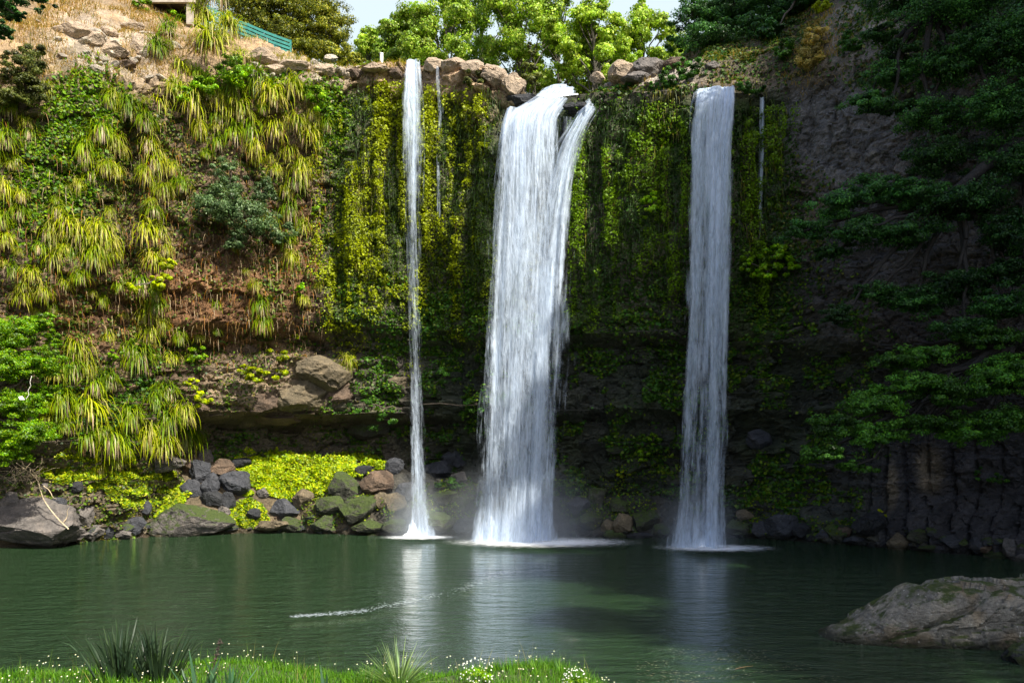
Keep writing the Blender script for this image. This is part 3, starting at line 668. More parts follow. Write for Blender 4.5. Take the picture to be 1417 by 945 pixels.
shrub(1355, 655, 8, 12, 'mid', 'slim green plant growing from a crack in the right columns', n=200, out=.2)
shrub(620, 670, 34, 8, 'mid', 'low green plant on the rocks right of the thin fall', n=700, out=.4)
shrub(560, 560, 40, 24, 'mid', 'green fern bank on the ledge behind the thin fall', n=1500, blobs=[(530, 580, 30, 20), (500, 560, 24, 14), (620, 520, 30, 16), (660, 560, 26, 18)], out=.2)
shrub(900, 540, 22, 18, 'mid', 'green fern cluster on the wall left of the right fall at mid height', n=900, out=.2)
shrub(870, 280, 20, 26, 'bright', 'bright green fern cushion in the dark creeper wall', n=900, blobs=[(905, 285, 18, 22)], out=.1)
shrub(12, 25, 20, 20, 'dark', 'dark bush on the rim in the top left corner', n=1200)
shrub(438, 292, 14, 12, 'bright', 'light green fern on the brown gap right of the blue-green shrub', n=400, out=.2)
shrub(410, 465, 8, 5, 'yellow', 'tiny lime seedling under the overhang', n=100, out=.2)
shrub(415, 400, 14, 10, 'bright', 'broad-leaved light green seedling on the brown overhang', n=220, out=.3, L=.25, asp=.9)

# ------------------------------------------------------------------ trees
def put(e, p0, parts):
    for nm, bb, mt in parts:
        bb.V = [v-p0 for v in bb.V]; obj(nm, bb.mesh(nm), mt, e)
def pad_tree(name, label, root, fork, pads, shade, nl, L, group=None, tr=.3, flat=.8, asp=.55, cs=.28, bark=(.09, .075, .06), shell=.3, twig=1.0, cat='tree', grow=1.0):
    """pads: (px, py, rx, ry, Y)"""
    root = np.asarray(root, float); fork = np.asarray(fork, float)
    e = empty(name, Vector(root)); tag(e, label, cat, group)
    tb, cb = MB(), MB()
    limb(tb, root, fork, tr, tr*.65, 9, 0, .05, bark, 9)
    tot = sum(p[2]*p[3] for p in pads)
    for (x, y, rx, ry, Yd) in pads:
        rx *= grow; ry *= grow
        c = at(x, y, Yd); rr = np.array([rx/F*Yd, max(rx, ry)/F*Yd*.8, ry/F*Yd])
        mid = fork*.5+c*.5+rng.normal(0, .3, 3)+np.array([0, 0, -.1])
        limb(tb, fork, mid, tr*.5, tr*.28, 6, .02, .08, bark); limb(tb, mid, c, tr*.28, tr*.13, 6, .02, .08, bark)
        tone = rng.uniform(.6, 1.6) if twig == 1.0 and len(pads) > 10 else 1.0
        cc_ = crown_cloud(cb, c, rr*[.92, .92, .74], int(nl*rx*ry/tot/grow**2), L, [tuple(v*tone for v in c3) for c3 in SHADES[shade]], flat=flat, asp=asp, cs=cs, shell=shell)
        for q in cc_[::3]: limb(tb, c, q, tr*.1*twig, .01, 4, 0, .1, bark, 4)
    put(e, root, (('trunk', tb, M_bark), ('crown', cb, M_leaf)))
    return e
# poplars far beyond the lip
def poplar(x, base, topy, wpx, Yd, label, nl=38000):
    gz = 24.5; Xw = (x-CX)/F*Yd
    zt = CH+(HY-topy)/F*Yd; wr = wpx/F*Yd
    root = np.array([Xw, Yd, gz]); e = empty('poplar_tree', Vector(root)); tag(e, label, 'tree', 'poplar trees beyond the lip')
    tb, cb = MB(), MB(); bark = (.09, .08, .06)
    hgt = zt-gz
    limb(tb, root-UP, root+[0, 0, hgt*.95], .2, .05, 10, 0, .03, bark, 8)
    nb = 34; zlo = 13.0
    for k in range(nb):
        f = (k+.5)/nb; a = rng.uniform(0, 6.28); zz = zlo+(hgt-zlo)*f
        prof = math.sqrt(max(0, 1-max(0, (f-.35)/.65)**2))*(.75+.25*min(1, f/.3))
        ext = wr*prof*rng.uniform(.35, .95)
        b1 = root+np.array([math.cos(a)*ext, math.sin(a)*ext, zz])
        b0 = root+[0, 0, max(3, zz-wr*.9)]
        limb(tb, b0, b1, .10, .03, 5, 0, .08, bark, 5)
        crown_cloud(cb, b1, np.array([1, 1, 1.1])*wr*.30, int(nl/nb), .2, SHADES['poplar'], asp=.9, cs=.5, shell=.1, up=.2, cvar=.2, clump=9)
    put(e, root, (('trunk', tb, M_bark), ('crown', cb, M_leaf)))
pl = [(512, 52, 44, 80, 'leftmost poplar, rising just right of the dark conifers'), (560, 30, 52, 76, 'second poplar from the left, above the white post'), (618, -12, 62, 72, 'third poplar from the left, standing left of the rock knob'), (665, -60, 66, 80, 'tall poplar right above the sunlit rock knob'), (722, -70, 64, 72, 'tall poplar behind the small olive conifer'), (775, -35, 58, 78, 'poplar straight above the broad waterfall'), (822, 16, 50, 70, 'poplar behind the pale lip rocks, right of the broad fall'), (890, 14, 50, 74, 'rightmost poplar, rounded crown beside the dark right trees'), (852, 55, 50, 82, 'lower poplar filling the gap before the rightmost poplar'), (940, 60, 46, 84, 'poplar half hidden by the dark trees on the right')]
for a in pl: poplar(a[0], 125, a[1], a[2], a[3], 'light green '+a[4])
# left conifers
pad_tree('conifer_tree', 'olive conifer directly behind the teal fence', (-16.5, 58, 29), (-17, 58, 36), [(350, 10, 42, 22, 57), (330, -15, 50, 24, 58), (375, 40, 34, 18, 56.5), (395, 5, 36, 22, 57.5), (400, 60, 26, 16, 57), (355, 35, 30, 14, 57)], 'conifer', 42000, .15, 'conifers behind the fence', .35, grow=1.35)
pad_tree('conifer_tree', 'darker layered conifer right of the teal fence', (-13, 61, 28), (-13.2, 61, 35), [(440, 12, 34, 20, 60), (425, 38, 36, 18, 60), (455, 50, 36, 18, 60), (470, 78, 26, 14, 59.5), (435, 70, 40, 18, 60), (462, 25, 26, 14, 61), (430, -15, 30, 18, 61), (488, 84, 14, 9, 59)], 'conifer', 42000, .15, 'conifers behind the fence', .35, grow=1.35)
pad_tree('conifer_tree', 'small pointed olive conifer on the rocks left of the broad fall', (1.35, 54, 24), (1.35, 54, 27), [(735, 75, 9, 12, 54), (734, 92, 16, 14, 54), (737, 110, 20, 14, 54), (733, 62, 5, 8, 54)], 'olive', 3000, .16, None, .1)
# dark trees on the right rim, in view
pad_tree('rim_tree', 'dark evergreen leaning over the lip above the right fall', (15, 50, 29), (13.5, 49, 32), [(960, 22, 34, 26, 48), (1000, 10, 44, 30, 48), (985, 55, 40, 20, 47), (1035, 40, 40, 24, 47), (935, 60, 14, 14, 49), (1060, 5, 44, 26, 48), (1010, 80, 30, 12, 46)], 'dark', 46000, .14, 'dark trees on the right rim', .3, grow=1.25)
pad_tree('rim_tree', 'dark evergreen behind the golden grass bush', (21, 48, 33), (19.5, 47, 35), [(1095, 8, 36, 26, 47), (1125, -20, 44, 24, 47), (1070, 45, 26, 14, 45), (1180, -12, 40, 20, 46)], 'dark', 28000, .14, 'dark trees on the right rim', .3, grow=1.25)
# the three big dark trees that reach in from the right wall
pad_tree('overhanging_tree', 'big dark tree reaching in across the upper right corner', (22.5, 33, 25), (17.5, 32.5, 23.5),
 [(1330, 10, 90, 45, 32), (1250, -10, 70, 30, 33), (1400, 60, 70, 55, 31), (1230, 105, 42, 28, 33), (1205, 140, 40, 22, 33), (1250, 75, 44, 26, 33), (1310, 95, 55, 32, 32), (1380, 150, 60, 45, 31), (1290, 160, 60, 34, 32), (1235, 150, 34, 18, 32.5), (1410, 220, 60, 45, 31), (1300, 215, 60, 34, 32), (1345, 60, 50, 30, 31.5), (1215, 45, 34, 18, 33)], 'dark', 120000, .10, 'dark trees hanging from the right wall', .32, grow=1.04, bark=(.03, .027, .025))
pad_tree('overhanging_tree', 'dark tree with low sweeping boughs across the right middle of the cliff', (21.5, 31, 18), (17.3, 31, 14.8),
 [(1160, 285, 46, 24, 31.5), (1120, 318, 38, 22, 31.5), (1210, 262, 48, 26, 31.5), (1265, 270, 50, 30, 31), (1190, 320, 50, 22, 31), (1250, 325, 60, 24, 31), (1340, 280, 70, 40, 30.5), (1400, 320, 50, 40, 30), (1150, 350, 34, 14, 31.5), (1165, 435, 34, 20, 31), (1215, 405, 46, 18, 31), (1265, 420, 50, 22, 30.8), (1320, 395, 60, 28, 30.5), (1390, 420, 50, 34, 30), (1400, 375, 50, 24, 30), (1330, 455, 54, 20, 30)], 'dark', 105000, .10, 'dark trees hanging from the right wall', .3, grow=1.02, bark=(.03, .027, .025))
pad_tree('overhanging_tree', 'dark tree with the lowest bough reaching down towards the shore rocks', (21, 29.5, 10), (18.6, 29.5, 8.6),
 [(1205, 555, 54, 26, 30.5), (1160, 590, 44, 24, 30.5), (1265, 530, 55, 22, 30), (1140, 625, 34, 20, 30.5), (1215, 600, 52, 24, 30.3), (1325, 540, 55, 26, 29.5), (1290, 585, 50, 20, 30), (1385, 520, 50, 36, 29), (1390, 580, 50, 26, 29), (1180, 645, 30, 14, 30.4), (1370, 470, 50, 22, 29.5), (1290, 490, 50, 20, 30), (1240, 500, 44, 16, 30.2), (1345, 600, 50, 18, 29.5)], 'mid', 80000, .10, 'dark trees hanging from the right wall', .26, grow=1.04, bark=(.03, .027, .025))
# bright tree at the left edge
pad_tree('bank_tree', 'bright green tree at the left edge on the bank', (-25.5, 37, 4), (-24.2, 36.5, 7), [(20, 460, 44, 30, 36.5), (60, 448, 24, 18, 37), (8, 505, 44, 30, 36), (55, 500, 34, 26, 36.5), (20, 560, 40, 26, 36), (35, 600, 46, 26, 36), (65, 545, 20, 22, 37), (10, 625, 36, 20, 36), (75, 470, 16, 18, 37.3)], 'bright', 70000, .095, None, .16, cs=.25, grow=1.1)
# corner bough, upper left
pad_tree('corner_tree', 'dark leafy bough in the top left corner, nearer than the cliff', (-25, 31, 24), (-22.5, 31, 23.5), [(5, 2, 46, 12, 31), (55, 2, 24, 6, 31), (0, 42, 22, 14, 31), (20, 20, 24, 8, 31)], 'dark', 9000, .09, None, .2, cat='tree')
# rim trees right, mostly outside the frame: they shade the right half of the pool
RT = [(24.5, 30, 27, 11), (27, 24, 28, 13), (29, 17, 28, 17), (30, 10, 28, 14), (31, 3, 28, 13), (25.5, 36, 31, 12), (23, 42, 33, 9), (33, 24, 31, 15), (32, 34, 33, 10), (32, -5, 28, 13), (34, 14, 30, 20), (28, 20, 28, 14)]
for i, (x, y, z, h) in enumerate(RT):
    c = np.array([x, y, z+h*.62]); root = np.array([x, y, z-1.5])
    e = empty('rim_tree', Vector(root)); tag(e, 'tall dark evergreen on the rim of the right wall', 'tree', 'tall trees along the right rim')
    tb, cb = MB(), MB(); limb(tb, root, c, .35, .15, 8, 0, .03, (.08, .07, .06))
    for k in range(20):
        a = rng.uniform(0, 6.28); q = c+np.array([math.cos(a)*3, math.sin(a)*3, rng.uniform(-.35, .4)*h])
        limb(tb, c-[0, 0, 2], q, .1, .04, 5, 0, .05, (.08, .07, .06), 4)
        crown_cloud(cb, q, (2.2, 2.2, 1.6), 900, .38, SHADES['dark'], cs=.5, shell=.2, clump=14)
    put(e, root, (('trunk', tb, M_bark), ('crown', cb, M_leaf)))

# ------------------------------------------------------------------ rocks
def rock_mesh(seed, sub=4, ang=.5, col=(.1, .1, .1)):
    import bmesh
    bm = bmesh.new(); bmesh.ops.create_icosphere(bm, subdivisions=sub, radius=1)
    V = np.array([v.co[:] for v in bm.verts]); r = np.random.default_rng(seed)
    # cut with random planes: angular blocks
    for _ in range(int(10+ang*14)):
        d = nrm(r.normal(size=3)); h = r.uniform(.55, .85)
        s = V@d; V = V-np.clip(s-h, 0, None)[:, None]*d*.96
    V += nrm(V)*(.09*fbm(V*1.9+seed, 5, seed, .6)+.09*(voro(V*1.8+seed, seed)[2]-.5)+.04*(voro(V*4+seed, seed+2)[2]-.5))[:, None]
    for v, c in zip(bm.verts, V): v.co = c
    me = bpy.data.meshes.new('rock'); bm.to_mesh(me); bm.free()
    c = np.ones((len(V), 4), np.float32); c[:, :3] = np.array(col)*(1+.2*fbm(V*2+seed, 3, seed))[:, None]
    a = me.color_attributes.new('Col', 'FLOAT_COLOR', 'POINT'); a.data.foreach_set('color', c.ravel())
    me.polygons.foreach_set('use_smooth', np.full(len(me.polygons), False))
    return me
RC = dict(grey=(.15, .135, .125), dark=(.055, .058, .068), brown=(.13, .09, .062), pale=(.40, .31, .22), moss=(.06, .06, .045), tan=(.15, .12, .075), blk=(.03, .032, .036))
def rock(x, y, wpx, hpx, kind, label, rot=None, dep=.8, Yf=None, mossy=None, name='boulder', group=None, tilt=None, sub=4, cat='rock', ang=.5):
    """x,y = centre in photo"""
    sub = max(sub, 5)
    if kind in ('dark', 'blk') and ang == .5: ang = 1.0
    if Yf is None:
        p, _ = hit(x, y+hpx*.35); Yd = p[1]
    else: Yd = Yf
    c = at(x, y, Yd); k = random.randint(0, 99999)
    me = rock_mesh(k, sub, ang, RC[kind])
    V = np.array([v.co[:] for v in me.vertices]); ext = V.max(0)-V.min(0)
    mossy = (kind == 'moss') if mossy is None else mossy
    W = wpx/F*Yd; Hh = hpx/F*Yd
    tr = tilt if tilt is not None else random.uniform(-.25, .25)
    # bake rotation and size, origin at base
    rz = random.uniform(-.5, .5) if rot is None else rot
    ca, sa = math.cos(rz), math.sin(rz); V = V@np.array([[ca, sa, 0], [-sa, ca, 0], [0, 0, 1]])
    ca, sa = math.cos(tr), math.sin(tr); V = V@np.array([[ca, 0, sa], [0, 1, 0], [-sa, 0, ca]])
    ext = V.max(0)-V.min(0); V = (V-(V.max(0)+V.min(0))/2)/ext*np.array([W*1.1, W*dep, Hh*1.12])
    me.vertices.foreach_set('co', (V+[0, 0, Hh*.5]).astype(np.float32).ravel()); me.update()
    o = obj(name, me, M_mossrock if mossy else M_rock, None, Vector(c-[0, 0, Hh*.5]))
    tag(o, label, cat, group); return o
# left shore
rock(45, 725, 130, 66, 'grey', 'large rounded grey rock at the far left waterline', dep=.7, sub=5, ang=.2)
rock(10, 705, 60, 50, 'grey', 'grey rock at the left edge behind the large shoreline rock')
rock(65, 672, 26, 26, 'grey', 'grey rock half hidden in dry grass on the left bank')
rock(103, 674, 20, 15, 'blk', 'small black rock under the lime ground cover')
rock(110, 712, 34, 32, 'grey', 'grey rock with dry grass behind the left shoreline')
rock(80, 700, 22, 22, 'dark', 'dark stone left of the bleached branch foot')
rock(95, 742, 34, 20, 'brown', 'brown-grey shore stone right of the large left rock')
rock(125, 738, 34, 22, 'grey', 'flat grey shore stone second right of the large left rock')
rock(150, 736, 26, 22, 'dark', 'dark leaning slab at the left waterline', tilt=.5)
rock(172, 741, 22, 14, 'grey', 'small grey stone at the waterline beside the leaning slab')
rock(190, 728, 26, 24, 'dark', 'dark stone among the weeds left of the mossy shore rock')
rock(200, 702, 18, 18, 'dark', 'small dark stone poking out of the lime ground cover')
rock(265, 722, 108, 48, 'grey', 'broad brown-mossed rock at the water below the lime ground cover', mossy=True, dep=.6, sub=5, tilt=.1, ang=.3)
rock(232, 739, 40, 14, 'tan', 'low tan stone in front of the broad mossed rock')
rock(222, 640, 60, 26, 'grey', 'grey rock shelf under the lowest tussocks')
rock(257, 642, 36, 24, 'brown', 'rounded orange-brown rock left of the dark block pile')
rock(282, 632, 24, 22, 'grey', 'small grey rock at the top of the block pile')
rock(278, 652, 30, 30, 'dark', 'dark blue-grey glossy block in the block pile')
rock(308, 646, 32, 22, 'brown', 'orange-topped brown rock right of the glossy block')
rock(266, 677, 26, 26, 'dark', 'squared dark block at the lower left of the pile')
rock(291, 670, 26, 30, 'dark', 'dark cube-shaped block in the middle of the pile')
rock(324, 669, 42, 32, 'dark', 'largest dark angular block of the pile, under the cave')
rock(292, 690, 30, 20, 'blk', 'black gap rock below the cube-shaped block')
rock(314, 692, 22, 22, 'blk', 'black stone under the largest block')
rock(310, 708, 18, 16, 'grey', 'small grey stone below the block pile')
rock(335, 640, 26, 14, 'blk', 'flat black stone behind the lime patch')
for i, a in enumerate([(365, 682, 20, 14, 'grey', 'small pale-veined grey stone under the lime green patch'), (395, 705, 40, 28, 'dark', 'dark wet rock below the lime green patch'), (420, 690, 30, 26, 'tan', 'tan rock right of the lime green patch foot'), (376, 728, 50, 16, 'tan', 'low tan stone at the waterline below the lime patch'), (402, 725, 28, 20, 'moss', 'small mossy rock at the waterline left of the green boulders'), (352, 712, 20, 16, 'blk', 'black stone beside the small lime waterside patch'),
  (458, 700, 42, 26, 'moss', 'green mossy boulder, lower left of the boulder group'), (477, 673, 40, 38, 'moss', 'green mossy boulder at the top of the boulder group'), (497, 705, 56, 36, 'moss', 'largest green mossy boulder near the thin fall'), (452, 724, 34, 22, 'moss', 'mossy rock touching water below the green boulders'), (522, 668, 46, 32, 'brown', 'brown mossy rock above the largest green boulder'), (505, 650, 26, 12, 'blk', 'small black rock at the end of the lime patch'), (545, 645, 26, 22, 'dark', 'round dark wet boulder left of the thin fall'), (528, 694, 20, 24, 'tan', 'olive-tan rock right of the largest green boulder'), (548, 694, 30, 24, 'tan', 'tan mossy stone at the thin fall'), (560, 680, 26, 24, 'dark', 'dark stone behind the foot of the thin fall'), (510, 728, 44, 16, 'moss', 'flat mossy rock at the waterline left of the thin fall'), (545, 728, 34, 18, 'moss', 'low dark-mossed rock beside the splash of the thin fall'),
  (628, 636, 32, 22, 'dark', 'blue-grey wet boulder right of the thin fall, highest in its group'), (605, 650, 40, 26, 'dark', 'dark rounded boulder right behind the thin fall'), (635, 662, 22, 18, 'grey', 'grey stone with a pale tip near the broad fall'), (615, 690, 34, 20, 'moss', 'mossy rock between the thin and the broad fall'), (640, 698, 28, 26, 'moss', 'mossy block left of the broad fall'), (610, 722, 50, 26, 'moss', 'wide mossy rock at the water between thin and broad fall'), (645, 726, 34, 22, 'dark', 'dark wet rock touching the broad fall spray'),
  (862, 724, 28, 26, 'tan', 'round yellow-mossed boulder between the broad and right falls'), (842, 728, 20, 18, 'tan', 'small olive stone left of the round yellow-mossed boulder'), (826, 690, 24, 28, 'moss', 'leaning mossy rock left of the round boulder'), (860, 700, 30, 20, 'moss', 'mossy rock above the round yellow boulder'), (815, 722, 32, 24, 'moss', 'dark mossy rock right of the broad fall'), (895, 720, 34, 26, 'moss', 'mossy rock left of the right fall'), (885, 742, 34, 10, 'dark', 'flat wet stone at the waterline between the falls'), (800, 700, 30, 24, 'dark', 'wet dark rock right beside the broad fall'), (850, 742, 30, 10, 'moss', 'low mossy stone at the waterline under the round boulder'), (915, 735, 24, 18, 'moss', 'mossy stone at the left edge of the right fall'), (855, 622, 30, 12, 'moss', 'mossy slab on the wall between the falls'),
  (1030, 712, 22, 14, 'tan', 'olive stone right of the right fall'), (1020, 730, 30, 20, 'moss', 'mossy rock right of the right fall foot'), (1052, 733, 24, 24, 'dark', 'dark upright stone right of the right fall'), (1083, 730, 40, 34, 'dark', 'angular split dark rock on the right shore'), (1110, 735, 26, 20, 'blk', 'black rock right of the split rock'), (1050, 608, 34, 26, 'dark', 'blue-grey block on the wall right of the right fall'), (1140, 740, 22, 14, 'dark', 'small dark stone mid right shore'), (1160, 735, 34, 20, 'moss', 'mossy rock mid right shore'), (1182, 748, 26, 12, 'dark', 'flat stone on the right shore'), (1208, 727, 46, 34, 'blk', 'large black rock behind the tan shore boulder'), (1243, 750, 28, 24, 'tan', 'tan orange-topped boulder on the right shore'), (1207, 755, 14, 6, 'dark', 'tiny flat stone left of the tan boulder'), (1285, 758, 34, 8, 'moss', 'long low mossy slab right of the tan boulder'), (1320, 750, 34, 20, 'dark', 'square dark rock on the far right shore'), (1355, 754, 28, 22, 'dark', 'upright dark rock on the far right shore'), (1378, 770, 34, 14, 'moss', 'low rock at the far right waterline'), (1402, 760, 26, 30, 'grey', 'grey rock at the right frame edge on the shore'), (1412, 776, 20, 18, 'grey', 'pointed grey stone at the waterline by the right frame edge'), (1270, 742, 30, 20, 'moss', 'mossy rock just right of the tan boulder')]):
    rock(*a)
# pale ledge blocks above the cave
for a in [(420, 545, 80, 50, 'tan', 'big pale ledge block above the cave'), (365, 555, 40, 34, 'brown', 'pale brown ledge block left of the big one above the cave'), (322, 545, 30, 40, 'brown', 'upright brown block in the ledge, left end'), (385, 578, 60, 20, 'brown', 'brown underside block hanging over the cave'), (305, 565, 34, 20, 'grey', 'grey block at the left end of the cave roof'), (552, 528, 34, 18, 'tan', 'pale ledge block behind the thin fall'), (340, 485, 40, 22, 'brown', 'brown block under the orange soil'), (445, 518, 84, 50, 'tan', 'tall pale block rising behind the big ledge block'), (510, 590, 60, 34, 'moss', 'mossy overhang block right of the cave'), (470, 545, 50, 34, 'brown', 'brown block right of the big pale ledge block'), (262, 560, 50, 28, 'brown', 'brown block among the low tussocks')]:
    rock(*a, dep=.9, Yf=hit(a[0], a[1])[0][1]+.45, sub=5, ang=.9, tilt=random.uniform(-.1, .1))
# sunlit lip rocks
for a in [(602, 92, 30, 20, 'pale', 'sunlit pinkish lip boulder right of the thin fall'), (628, 92, 34, 20, 'pale', 'rounded sunlit boulder second right of the thin fall'), (655, 98, 34, 26, 'pale', 'sunlit boulder in the middle of the rock knob'), (684, 106, 36, 30, 'pale', 'broad sunlit boulder right in the rock knob'), (710, 120, 34, 30, 'pale', 'lowest sunlit boulder of the knob beside the broad fall'), (520, 96, 40, 12, 'pale', 'flat brown lip slab left of the thin fall'), (488, 104, 30, 12, 'brown', 'flat lip slab near the creeper top'), (545, 100, 24, 18, 'brown', 'brown lip rock touching the thin fall'), (826, 108, 20, 14, 'pale', 'small pale rock at the right side of the river notch'), (862, 102, 40, 24, 'pale', 'pale angular rock above the lip, right of the broad fall'), (898, 94, 44, 28, 'grey', 'grey ridged rock above the lip between the falls'), (880, 110, 40, 16, 'grey', 'grey rock low on the ridge between the falls'), (935, 88, 36, 16, 'brown', 'brown rock at the upper end of the lip ridge'), (985, 92, 18, 10, 'grey', 'small grey rock in the shade above the right fall'), (720, 140, 40, 16, 'blk', 'black wet rock at the left side of the river notch'), (802, 152, 44, 20, 'blk', 'black wet rock splitting the top of the broad fall'), (784, 182, 26, 44, 'blk', 'tall black wet rock between the two strands of the broad fall')]:
    rock(*a, ang=.8)
for a in [(105, 45, 40, 20, 'pale', 'white outcrop rock left in the top left slope'), (128, 56, 30, 18, 'pale', 'white broken rock below the left outcrop rock'), (192, 62, 22, 30, 'pale', 'tall white rock in the pale outcrop'), (160, 72, 34, 16, 'pale', 'wide brownish rock in the middle of the outcrop'), (185, 38, 30, 14, 'pale', 'flat pale rock at the top of the outcrop'), (150, 45, 24, 12, 'pale', 'small pale rock in the top left slope'), (80, 40, 16, 10, 'pale', 'small white stone at the left end of the outcrop'), (175, 90, 26, 12, 'brown', 'brown rock below the pale outcrop'), (362, 80, 44, 18, 'pale', 'pale sunlit rock under the teal fence'), (405, 92, 54, 16, 'pale', 'long pale rock along the rim right of the fence'), (445, 98, 34, 14, 'pale', 'pale rim rock where the ridge levels out'), (380, 98, 30, 12, 'pale', 'small pale rock below the fence rocks')]:
    rock(*a, dep=.6, ang=1.0)
# small scattered rubble along the shore
RUBP = [rock_mesh(1100+k, 3, .9, (.34+.05*k, .29+.05*k, .23+.04*k)) for k in range(4)]
sides = [(60, 330, 'along the left shore'), (340, 560, 'below the lime green patch'), (590, 660, 'between the thin and broad falls'), (780, 925, 'between the broad and right falls'), (1010, 1210, 'on the right shore near the falls'), (1250, 1417, 'on the far right shore')]
RUB = [rock_mesh(1000+k, 3, .6, c) for k, c in enumerate([RC['dark'], RC['blk'], RC['grey'], RC['moss'], RC['dark'], RC['brown']])]
for a, b, where in sides:
    n = int((b-a)/9)
    xs = sorted(random.uniform(a, b) for _ in range(n))
    for k, x in enumerate(xs):
        yb = float(np.interp(x, shx, shy)); y = yb-random.uniform(-1, 26)
        p, _ = hit(x, y)
        o = obj('small_rock', random.choice(RUB), M_mossrock if random.random() < .4 else M_rock, None, Vector(p))
        s = random.uniform(.14, .42)
        o.scale = (s*random.uniform(.9, 1.4), s, s*random.uniform(.5, .9)); o.rotation_euler = (random.uniform(-.4, .4), random.uniform(-.4, .4), random.uniform(0, 6.28))
        tag(o, f'small rubble stone, {ordw(k)} from the left of those {where}', 'stone', 'rubble stones along the waterline')

for k in range(46):
    x = random.gauss(150, 42); y = random.gauss(68, 22)
    if k >= 34: x, y = random.uniform(350, 470), random.uniform(80, 108)
    p, _ = hit(x, y); o = obj('small_rock', random.choice(RUBP), M_rock, None, Vector(p)); s_ = random.uniform(.12, .4)
    o.scale = (s_*random.uniform(1, 1.6), s_, s_*random.uniform(.5, .9)); o.rotation_euler = (random.uniform(-.4, .4), random.uniform(-.4, .4), random.uniform(0, 6.28))
    tag(o, 'small pale angular stone strewn among the dry grass ' + ('of the upper left slope' if k < 34 else 'on the rim below the teal fence'), 'stone', 'pale rubble stones on the upper left slope' if k < 34 else 'pale rubble stones below the teal fence')

# big boulder in the near right water: long whale-back with a groove
def big_boulder():
    nu, nv = 150, 80
    e0 = [(1126, -14), (1138, 8), (1150, 20), (1175, 32), (1210, 62), (1240, 82), (1255, 90), (1268, 84), (1290, 92), (1340, 98), (1390, 100), (1430, 99), (1480, 80), (1530, 40), (1560, 0)]
    Yc = 20.0; ex = np.array([p[0] for p in e0]); ez = np.array([p[1] for p in e0])
    u = np.linspace(1126, 1560, nu); hz = np.interp(u, ex, ez)/F*Yc*.80
    hz = np.convolve(np.pad(hz, 2, 'edge'), np.ones(5)/5, 'valid')
    dep = 1.55*np.sqrt(np.clip(1-((u-1345)/226)**2, 0, 1))+.15
    th = np.linspace(0, math.pi, nv)
    Xw = (u-CX)/F*Yc
    V = np.empty((nu, nv, 3)); V[..., 0] = Xw[:, None]
    V[..., 1] = Yc-np.cos(th)[None]*dep[:, None]*(.9)-.35*np.sin(th)[None]
    V[..., 2] = -.35+(hz[:, None]+.35)*np.sin(th)[None]**.6
    n_ = nrm(np.stack([np.zeros_like(V[..., 0]), -np.cos(th)[None]+0*V[..., 0], np.sin(th)[None]+0*V[..., 0]], -1))
    d = .22*fbm(V*[.9, .9, 1.6], 5, 91)+.14*(voro(V*[.9, .9, 1.5]+.3*fbm(V*1.2, 2, 93)[..., None], 92)[2]-.5)
    g = np.abs(V[..., 2]-.35-(V[..., 0]-9.2)*.42+.1*fbm(V*1.5, 3, 94)); d -= .16*np.exp(-(g/.05)**2)*sm(8.6, 9.2, V[..., 0])*(1-sm(11, 12, V[..., 0]))
    lay = V[..., 2]*2.4-(V[..., 0])*.55+.5*fbm(V, 3, 95); d += .12*((lay-np.floor(lay))-.5)
    V += n_*d[..., None]; V[..., 2] -= .03
    c = np.tile(np.array([.25, .235, .20]), (nu*nv, 1)); v = V.reshape(-1, 3)
    b = fbm(v*1.3, 3, 96); c = mixc(c, sm(.1, .4, b)*.6, (.22, .16, .08)); c = mixc(c, 1-sm(.0, .18, v[:, 2]+.1*b), (.05, .06, .03))
    o_ = v.copy(); org = np.array([11.5, 20, 0]); 
    return mesh_np('boulder', o_-org, grid_q(nu, nv), c, smooth=False), org
me, org = big_boulder()
o = obj('boulder', me, M_bigrock, None, Vector(org)); tag(o, 'huge grey lichen-spotted boulder lying in the near right water', 'boulder')
o = rock(1440, 908, 84, 52, 'dark', 'dark weedy rock in front of the huge boulder at the right frame edge', Yf=17.3, mossy=True, sub=5)

# ------------------------------------------------------------------ water
def water_mat():
    m, nt, N, L, out = newmat('pool_water')
    co = N('ShaderNodeNewGeometry').outputs['Position']
    mp = N('ShaderNodeMapping'); mp.inputs['Scale'].default_value = (1, 2.8, 1); L(co, mp.inputs[0])
    n1 = N('ShaderNodeTexNoise', Scale=1.1, Detail=6, Roughness=.62, Distortion=.5); L(mp.outputs[0], n1.inputs['Vector'])
    n2 = N('ShaderNodeTexNoise', Scale=.5, Detail=3); L(mp.outputs[0], n2.inputs['Vector'])
    a = N('ShaderNodeMath', operation='MULTIPLY_ADD'); a.inputs[1].default_value = 1.2; L(n2.outputs['Fac'], a.inputs[0]); L(n1.outputs['Fac'], a.inputs[2])
    n3 = N('ShaderNodeTexNoise', Scale=4.5, Detail=3, Roughness=.5); L(mp.outputs[0], n3.inputs['Vector'])
    a3 = N('ShaderNodeMath', operation='MULTIPLY_ADD'); a3.inputs[1].default_value = .45; L(n3.outputs['Fac'], a3.inputs[0]); L(a.outputs[0], a3.inputs[2]); a = a3
    b = N('ShaderNodeBump', Strength=1.0, Distance=.5); L(a.outputs[0], b.inputs['Height'])
    p = N('ShaderNodeBsdfPrincipled', Roughness=.03, IOR=1.333); p.inputs['Base Color'].default_value = (.019, .044, .017, 1)
    L(b.outputs[0], p.inputs['Normal']); L(p.outputs[0], out.inputs[0]); return m
me = mesh_np('pool_water', [(-80, -30, 0), (80, -30, 0), (80, 70, 0), (-80, 70, 0)], [[0, 1, 2, 3]])
struct(obj('pool_water', me, water_mat()))['label'] = 'dark green rippled pool under the falls'
